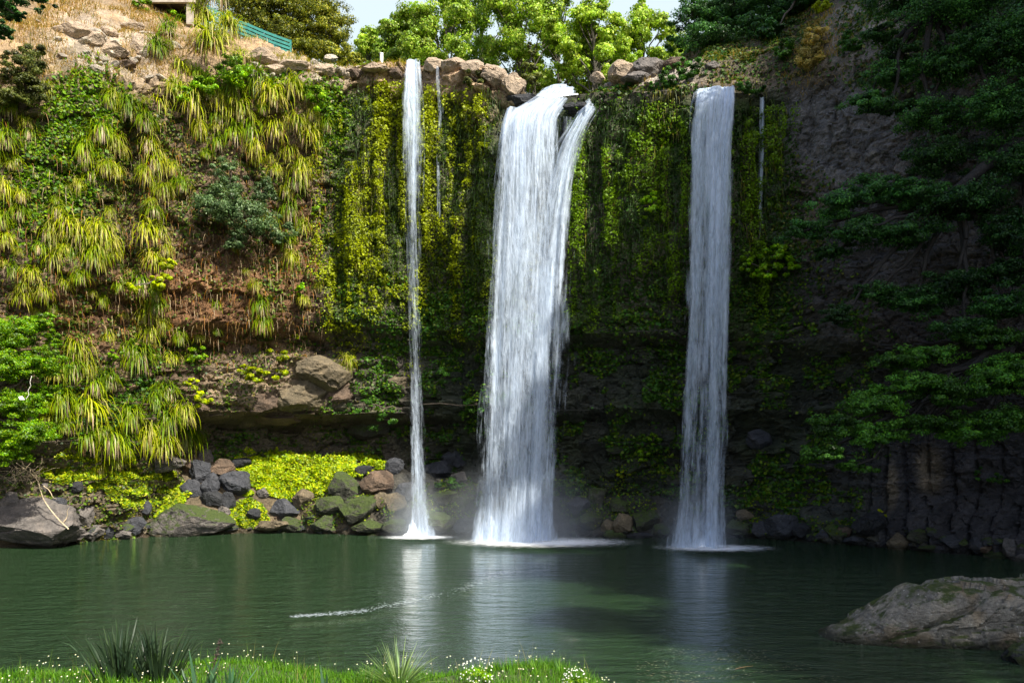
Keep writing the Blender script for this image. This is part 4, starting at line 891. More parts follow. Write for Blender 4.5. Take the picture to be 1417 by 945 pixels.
me = mesh_np('ground', [(-900, -900, -2.5), (900, -900, -2.5), (900, 1500, -2.5), (-900, 1500, -2.5)], [[0, 1, 2, 3]], np.full((4, 3), .06))
struct(obj('ground', me, plain_mat('ground_soil', (.06, .055, .035), .95, .5)))
# plateau sheet behind the falls, reaching far back
gx_ = np.linspace(-260, 260, 60); gy_ = np.linspace(58, 700, 50)
A, B = np.meshgrid(gx_, gy_, indexing='ij'); Vp = np.stack([A, B, 24.2+2*fbm(np.stack([A*.03, B*.03, A*0], -1), 3, 7)+.00*B+sm(20, 60, np.abs(A))*5], -1)
me = mesh_np('plateau', Vp.reshape(-1, 3), grid_q(60, 50), np.full((3000, 3), .1))
struct(obj('plateau', me, plain_mat('plateau_grass', (.09, .12, .03), .95, .3)))

def fall_mat(name, thr=.5, soft=.48, gain=.98, sx=2.0):
    m, nt, N, L, out = newmat(name)
    uv = N('ShaderNodeUVMap', uv_map='UVMap').outputs[0]
    de = N('ShaderNodeAttribute', attribute_name='dens').outputs['Fac']
    def nz(sc, dist=0, det=4):
        mp = N('ShaderNodeMapping'); mp.inputs['Scale'].default_value = (*sc, 1); L(uv, mp.inputs[0])
        n = N('ShaderNodeTexNoise', Scale=1, Detail=det, Roughness=.6, Distortion=dist); L(mp.outputs[0], n.inputs['Vector']); return n.outputs['Fac']
    a = nz((sx, .07), .4, 5); b = nz((sx*3.0, .36), .5); c = nz((sx*3.6, 1.5), .6, 5)
    def mad(x, k, y):
        n = N('ShaderNodeMath', operation='MULTIPLY_ADD'); L(x, n.inputs[0]); n.inputs[1].default_value = k
        if isinstance(y, float): n.inputs[2].default_value = y
        else: L(y, n.inputs[2])
        return n.outputs[0]
    s = mad(a, 1.35, mad(b, .8, mad(c, .8, -1.475)))         # about 0 +- .3
    s = mad(de, 1.0, s)
    r = N('ShaderNodeMapRange', interpolation_type='SMOOTHSTEP'); r.inputs[1].default_value = thr-soft; r.inputs[2].default_value = thr+soft; L(s, r.inputs[0])
    al = N('ShaderNodeMath', operation='MULTIPLY'); al.inputs[1].default_value = gain; L(r.outputs[0], al.inputs[0])
    bu = N('ShaderNodeBump', Strength=.9, Distance=.22); L(s, bu.inputs['Height'])
    d = N('ShaderNodeBsdfDiffuse'); d.inputs[0].default_value = (.74, .85, 1.0, 1); L(bu.outputs[0], d.inputs['Normal'])
    t = N('ShaderNodeBsdfTranslucent'); t.inputs[0].default_value = (.74, .85, 1.0, 1)
    mx = N('ShaderNodeMixShader'); mx.inputs[0].default_value = .35; L(d.outputs[0], mx.inputs[1]); L(t.outputs[0], mx.inputs[2])
    tr = N('ShaderNodeBsdfTransparent'); m2 = N('ShaderNodeMixShader'); L(al.outputs[0], m2.inputs[0]); L(tr.outputs[0], m2.inputs[1]); L(mx.outputs[0], m2.inputs[2])
    L(m2.outputs[0], out.inputs[0]); return m
M_fall = fall_mat('falling_water')
def curtain(left, right, Ys, dens, seed, dY=0, bulge=.3, nu=30, nv=200, edge=.18, jit=.15):
    """left/right: list of (py, px); Ys: (py, Y); dens: (py, density)"""
    y0, y1 = left[0][0], left[-1][0]; y = np.linspace(y0, y1, nv)
    f = lambda L_: np.interp(y, [p[0] for p in L_], [p[1] for p in L_])
    sm_ = lambda a: np.convolve(np.pad(a, 4, 'edge'), np.ones(9)/9, 'valid')
    l, r, Yd, de = sm_(f(left)), sm_(f(right)), sm_(f(Ys)), f(dens)
    u = np.linspace(0, 1, nu)
    Yg = Yd[:, None]+dY-bulge*np.sin(u*math.pi)[None]+.18*vn(np.stack([u[None]*9+0*y[:, None], y[:, None]*.006+0*u[None], seed+0*y[:, None]*u[None]], -1), seed)
    xp = l[:, None]*(1-u)+r[:, None]*u
    V = np.empty((nv, nu, 3)); V[..., 0] = (xp-CX)/F*Yd[:, None]; V[..., 1] = Yg; V[..., 2] = (CH+(HY-y)/F*Yd)[:, None]
    wm = np.abs(r-l)/F*Yd
    uvv = np.stack([(u[None]*wm.mean()+seed*13.7+0*y[:, None]), (V[..., 2]+seed*7.1)], -1)
    ed = np.minimum(sm(0, edge, u), sm(0, edge, 1-u))
    D = de[:, None]-(1-ed[None])*(.65+.5*vn(np.stack([u[None]*14+0*y[:, None], y[:, None]*.02+0*u[None], 9+seed+0*y[:, None]*u[None]], -1), seed+9))+.14*vn(np.stack([u[None]*5+0*y[:, None], y[:, None]*.012+0*u[None], 3+seed+0*y[:, None]*u[None]], -1), seed+5)
    D = D-.6*(1-sm(0, .02, (y-y0)/(y1-y0)))[:, None]*0
    return V, uvv, D
def fall_part(name, parent, org, layers, mat):
    Vs, Us, Ds, Qs, n = [], [], [], [], 0
    for (V, U, D) in layers:
        Qs.append(grid_q(V.shape[0], V.shape[1])+n); n += V.shape[0]*V.shape[1]
        Vs.append(V.reshape(-1, 3)); Us.append(U.reshape(-1, 2)); Ds.append(D.reshape(-1))
    me = mesh_np(name, np.concatenate(Vs)-org, np.concatenate(Qs), uv=np.concatenate(Us), attrs={'dens': np.concatenate(Ds)})
    return obj(name, me, mat, parent)
def foam_mat():
    m, nt, N, L, out = newmat('foam'); co = N('ShaderNodeNewGeometry').outputs['Position']
    mp = N('ShaderNodeMapping'); mp.inputs['Scale'].default_value = (1, 2.2, 1); L(co, mp.inputs[0])
    n = N('ShaderNodeTexNoise', Scale=2.2, Detail=8, Roughness=.75); L(mp.outputs[0], n.inputs['Vector'])
    de = N('ShaderNodeAttribute', attribute_name='dens').outputs['Fac']
    a = N('ShaderNodeMath', operation='ADD'); L(n.outputs['Fac'], a.inputs[0]); L(de, a.inputs[1])
    r = N('ShaderNodeMapRange', interpolation_type='SMOOTHSTEP'); r.inputs[1].default_value = .78; r.inputs[2].default_value = 1.3; L(a.outputs[0], r.inputs[0])
    d = N('ShaderNodeBsdfDiffuse'); d.inputs[0].default_value = (.9, .93, .95, 1); tr = N('ShaderNodeBsdfTransparent')
    mx = N('ShaderNodeMixShader'); L(r.outputs[0], mx.inputs[0]); L(tr.outputs[0], mx.inputs[1]); L(d.outputs[0], mx.inputs[2]); L(mx.outputs[0], out.inputs[0]); return m
M_foam = foam_mat()
def disc(name, cx, cy, rx, ry, parent, org, z=.03, k=1.0, hump=.0, seed=1):
    nr, na = 24, 64; rr = np.linspace(0, 1, nr); a = np.arange(na)*2*math.pi/na
    V = np.empty((nr, na, 3)); V[..., 0] = cx+rr[:, None]*np.cos(a)*rx; V[..., 1] = cy+rr[:, None]*np.sin(a)*ry
    V[..., 2] = z+hump*np.exp(-(rr[:, None]*3)**2)*(1+.9*vn(np.stack([np.cos(a)*rr[:, None]*9, np.sin(a)*rr[:, None]*9, 0*rr[:, None]*a], -1), seed))
    D = k*(1-rr[:, None]**.8)*1.0+.0*a
    me = mesh_np(name, V.reshape(-1, 3)-org, grid_q(nr, na, True), attrs={'dens': D.reshape(-1)})
    return obj(name, me, M_foam, parent)
def mist_mat(dens):
    m, nt, N, L, out = newmat('mist')
    tc = N('ShaderNodeTexCoord'); g = N('ShaderNodeTexGradient', gradient_type='SPHERICAL'); L(tc.outputs['Object'], g.inputs[0])
    pw = N('ShaderNodeMath', operation='POWER'); pw.inputs[1].default_value = 1.6; L(g.outputs['Fac'], pw.inputs[0])
    ml = N('ShaderNodeMath', operation='MULTIPLY'); ml.inputs[1].default_value = dens; L(pw.outputs[0], ml.inputs[0])
    v = N('ShaderNodeVolumePrincipled'); v.inputs['Color'].default_value = (.85, .92, 1, 1); L(ml.outputs[0], v.inputs['Density']); v.inputs['Anisotropy'].default_value = .2
    L(v.outputs[0], out.inputs['Volume']); return m
def mist(parent, c, r, dens, org):
    import bmesh
    bm = bmesh.new(); bmesh.ops.create_icosphere(bm, subdivisions=3, radius=1); me = bpy.data.meshes.new('mist'); bm.to_mesh(me); bm.free()
    o = obj('mist', me, mist_mat(dens), parent, Vector(np.asarray(c)-org)); o.scale = r; return o

# broad middle fall
org = np.array([0.5, 42, 0]); e = empty('waterfall', Vector(org)); tag(e, 'broad white waterfall pouring over the middle notch into the pool', 'waterfall')
LA = [(127, 752), (133, 748), (139, 736), (147, 716), (158, 703), (175, 694), (210, 689), (250, 684), (300, 679), (400, 673), (500, 668), (600, 663), (700, 659), (752, 652)]
RA = [(127, 797), (133, 799), (139, 796), (147, 788), (158, 778), (175, 772), (210, 772), (250, 775), (300, 777), (400, 777), (500, 774), (600, 771), (700, 768), (752, 772)]
YA = [(127, 46.5), (133, 45.5), (142, 44.6), (155, 43.8), (180, 43.3), (250, 42.9), (400, 42.4), (752, 42.0)]
dA = [(127, .8), (135, .62), (145, .6), (155, .72), (200, .56), (300, .46), (450, .40), (600, .38), (700, .44), (752, .8)]
fall_part('cascade', e, org, [curtain(LA, RA, YA, dA, 1, 0, .5), curtain(LA, RA, YA, [(a, b-.1) for a, b in dA], 2, -.35, .5), curtain([(a, b-3) for a, b in LA[4:]], [(a, b-42) for a, b in RA[4:]], YA, [(a, b-.05) for a, b in dA], 3, -.6, .3)], M_fall)
LB = [(141, 806), (150, 803), (165, 792), (185, 782), (200, 768), (250, 750), (300, 738), (400, 728), (500, 722), (600, 718), (750, 715)]
RB = [(141, 836), (146, 838), (150, 832), (165, 821), (185, 812), (210, 806), (250, 801), (300, 797), (400, 793), (500, 787), (600, 780), (750, 774)]
YB = [(141, 44.8), (148, 44.0), (160, 43.4), (185, 43.0), (250, 42.6), (400, 42.1), (750, 41.8)]
dB = [(141, .75), (160, .68), (200, .52), (300, .42), (450, .37), (600, .35), (750, .45)]
fall_part('veil', e, org, [curtain([(a, b-7) for a, b in LA[5:]], [(a, b+18) for a, b in RB[5:]], YA[4:], [(180, .12), (400, .26), (752, .42)], 8, -.75, .4, edge=.45, nu=50)], M_fall)
fall_part('cascade', e, org, [curtain(LB, RB, YB, dB, 4, 0, .3, edge=.3), curtain(LB, RB, YB, [(a, b-.08) for a, b in dB], 5, -.25, .3, edge=.3)], M_fall)
# river arriving behind the notch
rv = np.array([(748, 44.0), (806, 44.0), (803, 46), (756, 46), (800, 50), (760, 50)])
V = []
for (x, Yd, z) in [(740, 45.0, 24.45), (800, 45.0, 24.4), (752, 46.4, 25.6), (800, 46.4, 25.6), (748, 49.5, 25.9), (806, 49.5, 25.9), (735, 60, 26.0), (820, 60, 26.0)]: V.append(((x-CX)/F*Yd, Yd, z))
me = mesh_np('river', np.array(V)-org, [[0, 1, 3, 2], [2, 3, 5, 4], [4, 5, 7, 6]], attrs={'dens': np.array([1, 1, .9, .9, .6, .6, .3, .3])})
obj('river_foam', me, M_foam, e)
disc('splash_foam', 1.6, 41.2, 7.5, 4.2, e, org, .03, 1.1)
disc('splash', -1.1, 41.8, 1.5, .9, e, org, .05, 2.4, .9, 2)
disc('splash', 0.9, 41.7, 2.0, .9, e, org, .05, 1.9, .55, 3)
mist(e, (0.4, 42.0, .8), (5.2, 2.4, 4.2), .6, org)
# thin left fall
org = np.array([-5.4, 43.6, 0]); e = empty('waterfall', Vector(org)); tag(e, 'thin white waterfall on the left side of the cliff', 'waterfall')
L1 = [(86, 562), (130, 556), (200, 552), (300, 553), (400, 556), (500, 559), (600, 562), (700, 561), (745, 552)]
R1 = [(86, 581), (130, 586), (200, 588), (300, 586), (400, 588), (500, 592), (600, 595), (700, 598), (745, 608)]
Y1 = [(86, 46.8), (92, 46.0), (110, 45.2), (200, 44.9), (745, 44.2)]
dl = [(86, .8), (130, .66), (200, .42), (300, .27), (450, .22), (600, .22), (700, .32), (745, .6)]
fall_part('cascade', e, org, [curtain(L1, R1, Y1, dl, 11, 0, .15, nu=12, edge=.4), curtain(L1, R1, Y1, dl, 12, -.2, .15, nu=12, edge=.4)], M_fall)
disc('splash_foam', -5.0, 43.6, 3.6, 2.2, e, org, .025, 1.0)
disc('splash', -5.5, 44.0, .9, .5, e, org, .05, 2.0, .6, 2)
mist(e, (-5.3, 44.0, .8), (2.2, 1.4, 3.2), .8, org)
# faint trickle beside it
org = np.array([-4, 43.3, 10]); e = empty('trickle', Vector(org)); tag(e, 'faint trickle of water just right of the thin left fall', 'waterfall')
L2 = [(92, 603), (120, 602), (160, 605), (200, 603), (300, 604)]; R2 = [(92, 609), (120, 612), (160, 614), (200, 612), (300, 613)]
fall_part('cascade', e, org, [curtain(L2, R2, [(92, hit(607, 110)[0][1]-.3), (300, hit(607, 110)[0][1]-.5)], [(92, .62), (200, .5), (300, .2)], 15, 0, .05, nu=8, edge=.4)], M_fall)
# right fall
org = np.array([9.8, 39.4, 0]); e = empty('waterfall', Vector(org)); tag(e, 'tall straight waterfall on the right, blue in the shade', 'waterfall')
L3 = [(128, 962), (134, 957), (160, 954), (200, 952), (300, 949), (400, 946), (500, 942), (600, 937), (700, 930), (757, 922)]
R3 = [(128, 1013), (134, 1015), (160, 1014), (200, 1012), (300, 1010), (400, 1008), (500, 1006), (600, 1006), (700, 1002), (757, 1003)]
Y3 = [(128, 41.0), (140, 40.0), (200, 39.6), (400, 39.3), (757, 39.0)]
dr = [(128, .85), (150, .7), (200, .56), (300, .47), (450, .39), (600, .33), (700, .36), (757, .6)]
LR = [(a, b+34) for a, b in L3[:3]]+[(a, 975+(b-950)*.2) for a, b in L3[3:]]
fall_part('cascade', e, org, [curtain(L3, R3, Y3, dr, 21, 0, .3), curtain(L3, R3, Y3, [(a, b-.08) for a, b in dr], 22, -.3, .3), curtain(LR, R3, Y3, [(a, b+.08) for a, b in dr], 23, -.5, .2, nu=14)], M_fall)
disc('splash_foam', 9.9, 38.6, 4.6, 2.8, e, org, .028, 1.05)
disc('splash', 9.5, 38.8, 1.6, .8, e, org, .05, 1.7, .4, 3)
mist(e, (9.2, 39.2, .7), (2.8, 1.6, 3.4), .55, org)
org = np.array([12.5, 40, 10]); e = empty('trickle', Vector(org)); tag(e, 'thin trickle down the mossy wall right of the right fall', 'waterfall')
L4 = [(136, 1050), (200, 1049), (300, 1046), (380, 1044)]; R4 = [(136, 1058), (200, 1059), (300, 1056), (380, 1056)]
yy = hit(1052, 220)[0][1]-.35
fall_part('cascade', e, org, [curtain(L4, R4, [(136, yy), (380, yy)], [(136, .75), (220, .6), (300, .45), (380, .2)], 25, 0, .05, nu=8, edge=.4)], M_fall)

# drifting foam line
mb = MB(); t = rng.random(2200)
fx = np.interp(t, [0, .25, .6, .8, 1], [405, 500, 640, 700, 870]); fy = np.interp(t, [0, .25, .6, .8, 1], [853, 846, 815, 792, 757])
fy = fy+rng.normal(0, 2.4, 2200)*(.4+t); fx = fx+rng.normal(0, 5, 2200); Yf = 4950/(fy-HY); keep = (vn(np.stack([t*30, t*0, t*0], -1), 3)*.6+.5*(1-t)+.45 > rng.random(2200)*1.6)
Pf = np.stack([(fx-CX)/F*Yf, Yf, np.full(2200, .012)], -1)[keep]
leaves(mb, Pf, UP+rng.normal(0, .02, (len(Pf), 3)), rng.uniform(.015, .10, len(Pf)), rng.uniform(.01, .045, len(Pf)), (.5, .56, .62), fold=.0, tan=np.tile([1., .1, 0], (len(Pf), 1))+rng.normal(0, .2, (len(Pf), 3)))
stuff_obj('foam_line', mb, 'curved line of white foam flecks drifting across the pool', 'foam')
mb = MB(); n = 900; fx = rng.uniform(880, 1160, n); fy = rng.uniform(898, 950, n)+(fx-1000)*.02; Yf = 4950/(fy-HY)
k = (vn(np.stack([fx*.02, fy*.16, fx*0], -1), 8) > -.1); Pf = np.stack([(fx-CX)/F*Yf, Yf, np.full(n, .012)], -1)[k]
leaves(mb, Pf, UP+rng.normal(0, .02, (len(Pf), 3)), rng.uniform(.03, .1, len(Pf)), rng.uniform(.015, .035, len(Pf)), pick([(.2, .2, .14), (.12, .12, .08)], len(Pf)), fold=0, tan=np.tile([1., .1, 0], (len(Pf), 1))+rng.normal(0, .3, (len(Pf), 3)))
stuff_obj('floating_weed', mb, 'dull floating weed on the water in front of the big boulder', 'water weed')
mb = MB(); tube(mb, [(0, 0, 0), (.2, .1, .015), (.42, .2, .01)], [.012, .01, .005], 5, (.35, .22, .1))
o = obj('stick', mb.mesh('stick'), M_bark, None, Vector((at(1018, 926, 16.7)[0], 16.7, .02))); tag(o, 'thin orange-brown stick floating among the water weed', 'stick')

# ------------------------------------------------------------------ foreground bank
def bank_z(X, Y):
    edge = 9.3+.25*np.sin(X*1.3)+.3*fbm(np.stack([X*.8, X*0, X*0], -1), 3, 3)-.9*sm(.8, 2.2, X)
    hgt = 1.95-.35*sm(.3, 1.4, X)-2.3*sm(1.3, 3.2, X)
    return -1.0+(hgt+1.0)*(1-sm(edge, edge+3.4, Y))
bx, by = np.meshgrid(np.linspace(-30, 30, 260), np.concatenate([np.linspace(-30, 5, 20, endpoint=False), np.linspace(5, 14, 110)]), indexing='ij')
bz = bank_z(bx, by)+.05*fbm(np.stack([bx*2, by*2, bx*0], -1), 3, 4)
me = mesh_np('bank', np.stack([bx, by, bz], -1).reshape(-1, 3), grid_q(260, 130), np.full((260*130, 3), .06))
struct(obj('bank', me, plain_mat('bank_soil', (.05, .06, .025), .95, 3)))['label'] = 'grassy near bank under the viewpoint'
mb = MB(); n = 46000; gx2 = rng.uniform(-7.2, 2.4, n); gy2 = rng.uniform(7.0, 10.4, n); gz2 = bank_z(gx2, gy2)
k = gz2 > .5; gx2, gy2, gz2 = gx2[k], gy2[k], gz2[k]; n = len(gx2)
th = .5+.5*fbm(np.stack([gx2*1.4, gy2*1.4, gx2*0], -1), 3, 5)
blades(mb, np.stack([gx2, gy2, gz2], -1), UP+rng.normal(0, .35, (n, 3)), (.04+.24*th**1.5)*rng.uniform(.6, 1.3, n), rng.uniform(.006, .014, n), pick([(.06, .16, .015), (.09, .21, .02), (.04, .11, .015), (.08, .2, .02), (.13, .24, .03)], n), rng.uniform(.3, 1.6, n), seg=3)
m_ = rng.integers(0, n, 700); blades(mb, np.stack([gx2, gy2, gz2], -1)[m_], UP+rng.normal(0, .2, (700, 3)), rng.uniform(.2, .42, 700)*(.5+th[m_]), rng.uniform(.003, .008, 700), pick([(.3, .26, .1), (.12, .2, .03), (.1, .2, .03)], 700), rng.uniform(0, 1.2, 700), seg=3)
stuff_obj('grass', mb, 'fresh green grass on the near bank', 'grass')
mb = MB(); n = 480; dx = rng.uniform(-7, 2.2, n); dy = rng.uniform(8.0, 10.0, n); dzz = bank_z(dx, dy)
k = (dzz > .9) & (fbm(np.stack([dx*.8, dy*.8, dx*0], -1), 2, 9) > -.05); dx, dy, dzz = dx[k], dy[k], dzz[k]; n = len(dx)
hh = rng.uniform(.08, .26, n); hp = np.stack([dx, dy, dzz+hh], -1)
blades(mb, np.stack([dx, dy, dzz], -1), UP+rng.normal(0, .08, (n, 3)), hh, .006, (.08, .16, .03), .0, seg=3)
for a in range(5):
    an = a*2*math.pi/5; off = np.array([math.cos(an), math.sin(an)*.8, math.sin(an)*.5])*.005
    leaves(mb, hp+off, UP*.6+np.array([0, -.8, 0])+rng.normal(0, .25, (n, 3)), rng.uniform(.007,.012,n), .008, (.8, .81, .76), fold=0, tan=np.tile(off, (n, 1)))
leaves(mb, hp+[0, -.006, .004], UP*.6+np.tile([0, -.8, 0], (n, 1)), .008, .008, (.7, .55, .05))
stuff_obj('daisies', mb, 'tiny white daisies dotted over the near grass', 'daisies')
def flax(x, Yd, n, Lh, W, cols, label, spread=.35, droop=.5, rad=.18, name='flax_plant', cat='flax'):
    X_ = (x-CX)/F*Yd; p = np.array([X_, Yd, float(bank_z(np.array(X_), np.array(Yd)))]); e = empty(name, Vector(p)); tag(e, label, cat)
    mb = MB(); a = rng.uniform(0, 6.28, n); r_ = rng.random(n)
    D = np.stack([np.cos(a)*spread*(.2+r_), np.sin(a)*spread*(.2+r_), np.ones(n)], -1)
    P0 = np.stack([np.cos(a)*rad*r_, np.sin(a)*rad*r_*.6, -.03*np.ones(n)], -1)
    blades(mb, P0, D, Lh*rng.uniform(.55, 1.05, n), W*rng.uniform(.7, 1.2, n), pick(cols, n), droop*rng.uniform(.2, 1.6, n))
    obj('leaves', mb.mesh('leaves'), M_leaf, e); return e, p
DF = [(.035, .06, .03), (.05, .08, .035), (.025, .045, .025)]; LF = [(.08, .17, .09), (.12, .22, .13), (.06, .12, .06)]
flax(165, 8.9, 110, .74, .024, DF, 'dark narrow-leaved flax clump, left of the pair on the near bank', .42, .7, .26)
flax(215, 9.0, 110, .70, .024, DF, 'dark narrow-leaved flax clump, right of the pair on the near bank', .42, .7, .26)
flax(275, 8.3, 16, .55, .045, LF, 'broad pale-leaved flax at the bottom edge beside the dark flax', .5, .3, .12)
flax(318, 8.35, 12, .52, .04, LF, 'small broad-leaved flax at the bottom edge, third of the flax group', .5, .3, .1)
flax(450, 8.2, 6, .42, .03, LF, 'few lone flax leaves at the bottom edge left of the spiky rosette', .5, .2, .06)
e, p = flax(552, 8.7, 170, .62, .010, [(.10, .17, .07), (.15, .24, .10), (.2, .28, .1), (.06, .1, .04)], 'spiky radiating needle-leaved rosette on the near bank', 1.3, .25, .03, 'spiky_rosette', 'rosette plant')
mbx = MB(); D = nrm(np.stack([rng.normal(size=60), rng.normal(size=60), rng.uniform(0, .8, 60)], -1)); blades(mbx, D*.02, D, .55, .010, pick([(.2, .26, .1), (.1, .16, .06)], 60), .3); obj('leaves', mbx.mesh('outer_leaves'), M_leaf, e)
X_ = at(292, 930, 9.0); mb = MB(); base_ = np.array([(285-CX)/F*9.0, 9.0, 1.8]); tip = at(305, 885, 9.0)
limb(mb, base_, tip, .006, .004, 6, 0, .02, (.05, .035, .03))
for k in range(14):
    c = base_*(1-(.6+.03*k))+tip*(.6+.03*k); leaves(mb, c[None]+rng.normal(0, .01, (3, 3)), rng.normal(size=(3, 3)), .05, .018, (.06, .04, .035))
o = obj('seed_stalk', mb.mesh('seed_stalk'), M_bark); tag(o, 'dark dry seed stalk standing between the dark flax and the water', 'seed stalk')
for (x, rx_, lb) in [(660, .16, 'low bush of tiny white flowers right of the spiky rosette'), (795, .12, 'small white-flowered bush near the right end of the grass')]:
    p = np.array([(x-CX)/F*8.6, 8.6, 0]); p[2] = float(bank_z(p[0], p[1])); e = empty('flower_bush', Vector(p)); tag(e, lb, 'flowering bush')
    mb = MB(); crown_cloud(mb, (0, 0, .16), (rx_, rx_, .12), 1600, .022, SHADES['bright'], cs=.35); q = nrm(rng.normal(size=(90, 3)))*[rx_*1.15, rx_*1.15, .15]+[0, 0, .2]; leaves(mb, q, UP+rng.normal(0, .4, (90, 3))+[0, -.6, 0], .02, .018, (.8, .81, .77)); obj('foliage', mb.mesh('foliage'), M_leaf, e)

# ------------------------------------------------------------------ fence, deck, post
M_teal = plain_mat('teal_paint', (.03, .20, .17), .55, 6, .2); M_white = plain_mat('white_paint', (.78, .78, .75), .5, 5, .05); M_wood = plain_mat('weathered_timber', (.16, .12, .08), .85, 4, .4); M_conc = plain_mat('concrete', (.36, .31, .25), .85, 3, .25)
fp = [(268, -4, 51.5), (287, 8, 51.5), (306, 18, 51.5), (325, 27, 51.5), (343.5, 33, 51.5), (362, 41, 51.5), (381, 48.5, 51.5), (402, 56, 51.5)]
tops = [at(a, b, c) for a, b, c in fp]; e = empty('fence', Vector(tops[3]-[0, 0, 1.1])); tag(e, 'teal painted four-rail fence running down the grassy rim', 'fence'); fo = tops[3]-[0, 0, 1.1]
for t_ in tops:
    mb = MB(); box(mb, t_-[0, 0, .65]-fo, (.11, .11, 1.3)); obj('post', mb.mesh('post', False), M_teal, e)
for k in range(4):
    mb = MB()
    for a, b in zip(tops[:-1], tops[1:]):
        c = (a+b)/2-[0, .0, .12+.24*k]+[0, -.085, 0]-fo; d = b-a; Ln = np.linalg.norm(d); ux = d/Ln; uz = np.cross(ux, [0, 1, 0]); uy = np.array([0, 1, 0.])
        box(mb, c, (Ln, .04, .15), np.array([ux, uy, -uz if uz[2] < 0 else uz]))
    obj('rail', mb.mesh('rail', False), M_teal, e)
pw_ = at(528, 86, 50); e2 = MB(); tube(e2, [(0, 0, -.4), (0, 0, .25), (0, 0, .5)], .11, 10); tube(e2, [(0, 0, .5), (0, 0, .53), (0, 0, .55)], [.13, .13, .02], 10)
o = obj('post', e2.mesh('post'), M_white, None, Vector(pw_)); o.name = 'marker_post'; tag(o, 'short white post on the rim left of the thin fall', 'post')
dc = at(222, 4, 48); e = empty('viewing_platform', Vector(dc)); tag(e, 'timber and concrete viewing platform at the top edge of the left rim', 'platform')
mb = MB(); box(mb, (0, 1.2, .45), (4.4, 3, .18)); obj('deck', mb.mesh('deck', False), M_wood, e)
for dx_ in (-1.9, -.9, .2, 1.2): mb = MB(); box(mb, (dx_, 1.2, .24), (.16, 2.8, .24)); obj('joist', mb.mesh('joist', False), M_wood, e)
mb = MB(); box(mb, (0, -.1, .02), (4.3, .2, .2)); obj('beam', mb.mesh('beam', False), M_conc, e)
for dx_ in (-1.6, 1.75): mb = MB(); box(mb, (dx_, .1, -.7), (.34, .3, 1.24)); obj('support', mb.mesh('support', False), M_conc, e)

# bleached branch and white leaf on the left bank
mb = MB(); cB = (.62, .5, .33); q = [at(22, 640, 38.6), at(50, 662, 38.4), at(60, 690, 38.2), at(78, 715, 38), at(95, 732, 37.9)]; tube(mb, catmull(np.array(q), 5), np.linspace(.012, .035, 21), 6, cB)
for (a, b, c, d) in [(50, 660, 30, 638), (48, 655, 60, 645), (58, 685, 52, 668), (88, 722, 96, 702), (36, 650, 15, 660), (60, 672, 78, 690)]: limb(mb, at(a, b, 38.2), at(c, d, 38.1), .025, .01, 5, 0, .12, cB)
for k in range(60):
    a = at(rng.uniform(15, 60), rng.uniform(640, 672), 38.4+rng.uniform(-.3, .3)); limb(mb, a, a+rng.normal(0, .35, 3), .01, .004, 4, 0, .15, cB, 3)
o = obj('dead_branch', mb.mesh('dead_branch'), M_bark); tag(o, 'bleached bare branch lying on the left bank above the shore rocks', 'branch')
mb = MB(); limb(mb, at(44, 520, 34.6), at(36, 552, 34.5), .014, .01, 6, 0, .1, (.7, .68, .6)); leaves(mb, np.array([at(30, 551, 34.5)]), np.array([[.2, -1, .3]]), .3, .2, (.85, .85, .83), tan=np.array([[1, 0, -.4]]))
o = obj('pale_leaf', mb.mesh('pale_leaf'), M_bark); tag(o, 'bleached white dead leaf on a twig in the bright green left tree', 'leaf')

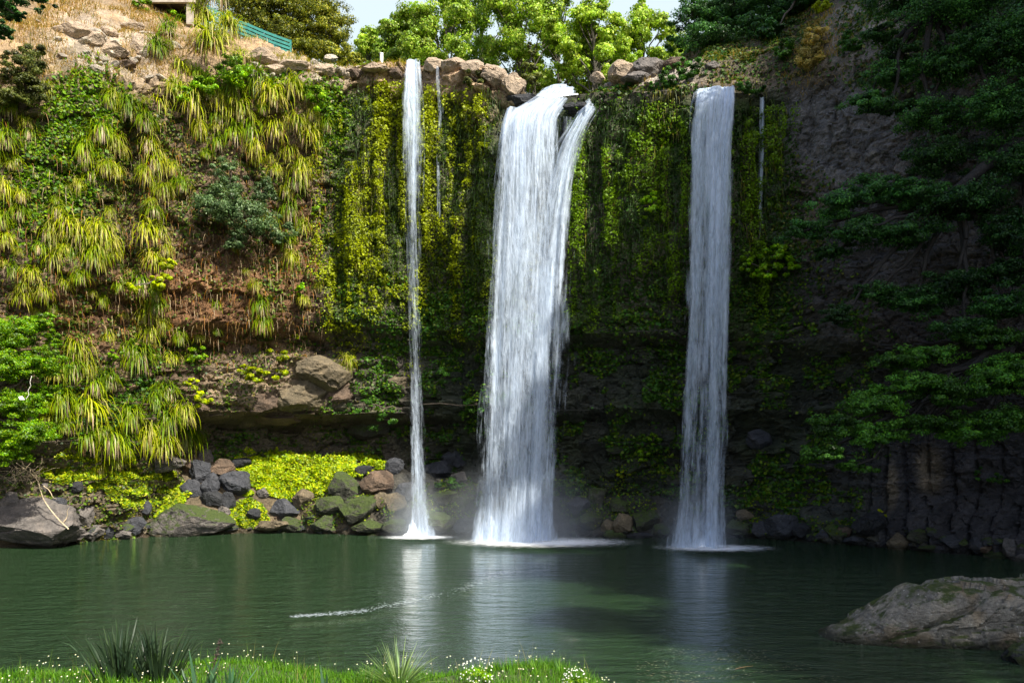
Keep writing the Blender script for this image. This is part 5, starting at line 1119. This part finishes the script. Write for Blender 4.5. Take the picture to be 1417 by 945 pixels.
# ------------------------------------------------------------------ light, sky, camera
sd = nrm(np.array([.48, -.50, .72])); elev = math.asin(sd[2]); azi = math.atan2(sd[0], sd[1])
w_ = bpy.data.worlds.new('World'); SC.world = w_; w_.use_nodes = True; nt = w_.node_tree; nt.nodes.clear()
sky = nt.nodes.new('ShaderNodeTexSky'); sky.sky_type = 'NISHITA'; sky.sun_disc = False; sky.sun_elevation = elev; sky.sun_rotation = azi; sky.air_density = 1.0; sky.dust_density = 2.5
bg = nt.nodes.new('ShaderNodeBackground'); bg.inputs[1].default_value = .13; wo = nt.nodes.new('ShaderNodeOutputWorld')
tcw = nt.nodes.new('ShaderNodeTexCoord'); dp = nt.nodes.new('ShaderNodeVectorMath'); dp.operation = 'DOT_PRODUCT'; dp.inputs[1].default_value = tuple(nrm(np.array([-.05, 1, .62])))
nt.links.new(tcw.outputs['Generated'], dp.inputs[0]); nw_ = nt.nodes.new('ShaderNodeTexNoise'); nw_.inputs['Scale'].default_value = 3; nw_.inputs['Detail'].default_value = 6; nt.links.new(tcw.outputs['Generated'], nw_.inputs['Vector'])
ma = nt.nodes.new('ShaderNodeMath'); ma.operation = 'MULTIPLY_ADD'; ma.inputs[1].default_value = .12; nt.links.new(nw_.outputs['Fac'], ma.inputs[0]); nt.links.new(dp.outputs['Value'], ma.inputs[2])
mw = nt.nodes.new('ShaderNodeMapRange'); mw.interpolation_type = 'SMOOTHSTEP'; mw.inputs[1].default_value = .9; mw.inputs[2].default_value = 1.04; mw.inputs[4].default_value = .8; nt.links.new(ma.outputs[0], mw.inputs[0])
cm = nt.nodes.new('ShaderNodeMixRGB'); nt.links.new(mw.outputs[0], cm.inputs[0]); nt.links.new(sky.outputs[0], cm.inputs[1]); cm.inputs[2].default_value = (3.8, 4.4, 4.6, 1)
nt.links.new(cm.outputs[0], bg.inputs[0]); nt.links.new(bg.outputs[0], wo.inputs[0])   # pale patch added to lighten the sky behind the falls
sl = bpy.data.lights.new('sun', 'SUN'); sl.energy = 4.9; sl.angle = R(.6); sl.color = (1, .94, .82)
so = bpy.data.objects.new('sun', sl); COL.objects.link(so); so.rotation_euler = Vector(sd).to_track_quat('Z', 'Y').to_euler(); so.location = (20, -20, 60)
cam = bpy.data.cameras.new('camera'); co_ = bpy.data.objects.new('camera', cam); COL.objects.link(co_); SC.camera = co_
co_.location = (0, 0, CH); co_.rotation_euler = (math.pi/2, 0, 0); cam.sensor_width = 36; cam.lens = F/1417*36; cam.shift_y = (HY-472.5)/1417; cam.clip_end = 3000; cam.clip_start = .1
SC.view_settings.view_transform = 'Standard'; SC.view_settings.look = 'None'; SC.view_settings.exposure = .95; SC.view_settings.gamma = 1
SC.render.engine = 'CYCLES'; cy = SC.cycles
cy.use_denoising = True; cy.max_bounces = 6; cy.diffuse_bounces = 3; cy.glossy_bounces = 3; cy.transmission_bounces = 3; cy.transparent_max_bounces = 14; cy.volume_bounces = 1; cy.sample_clamp_indirect = 6; cy.volume_step_rate = 2.0
try: cy.use_light_tree = False
except Exception: pass
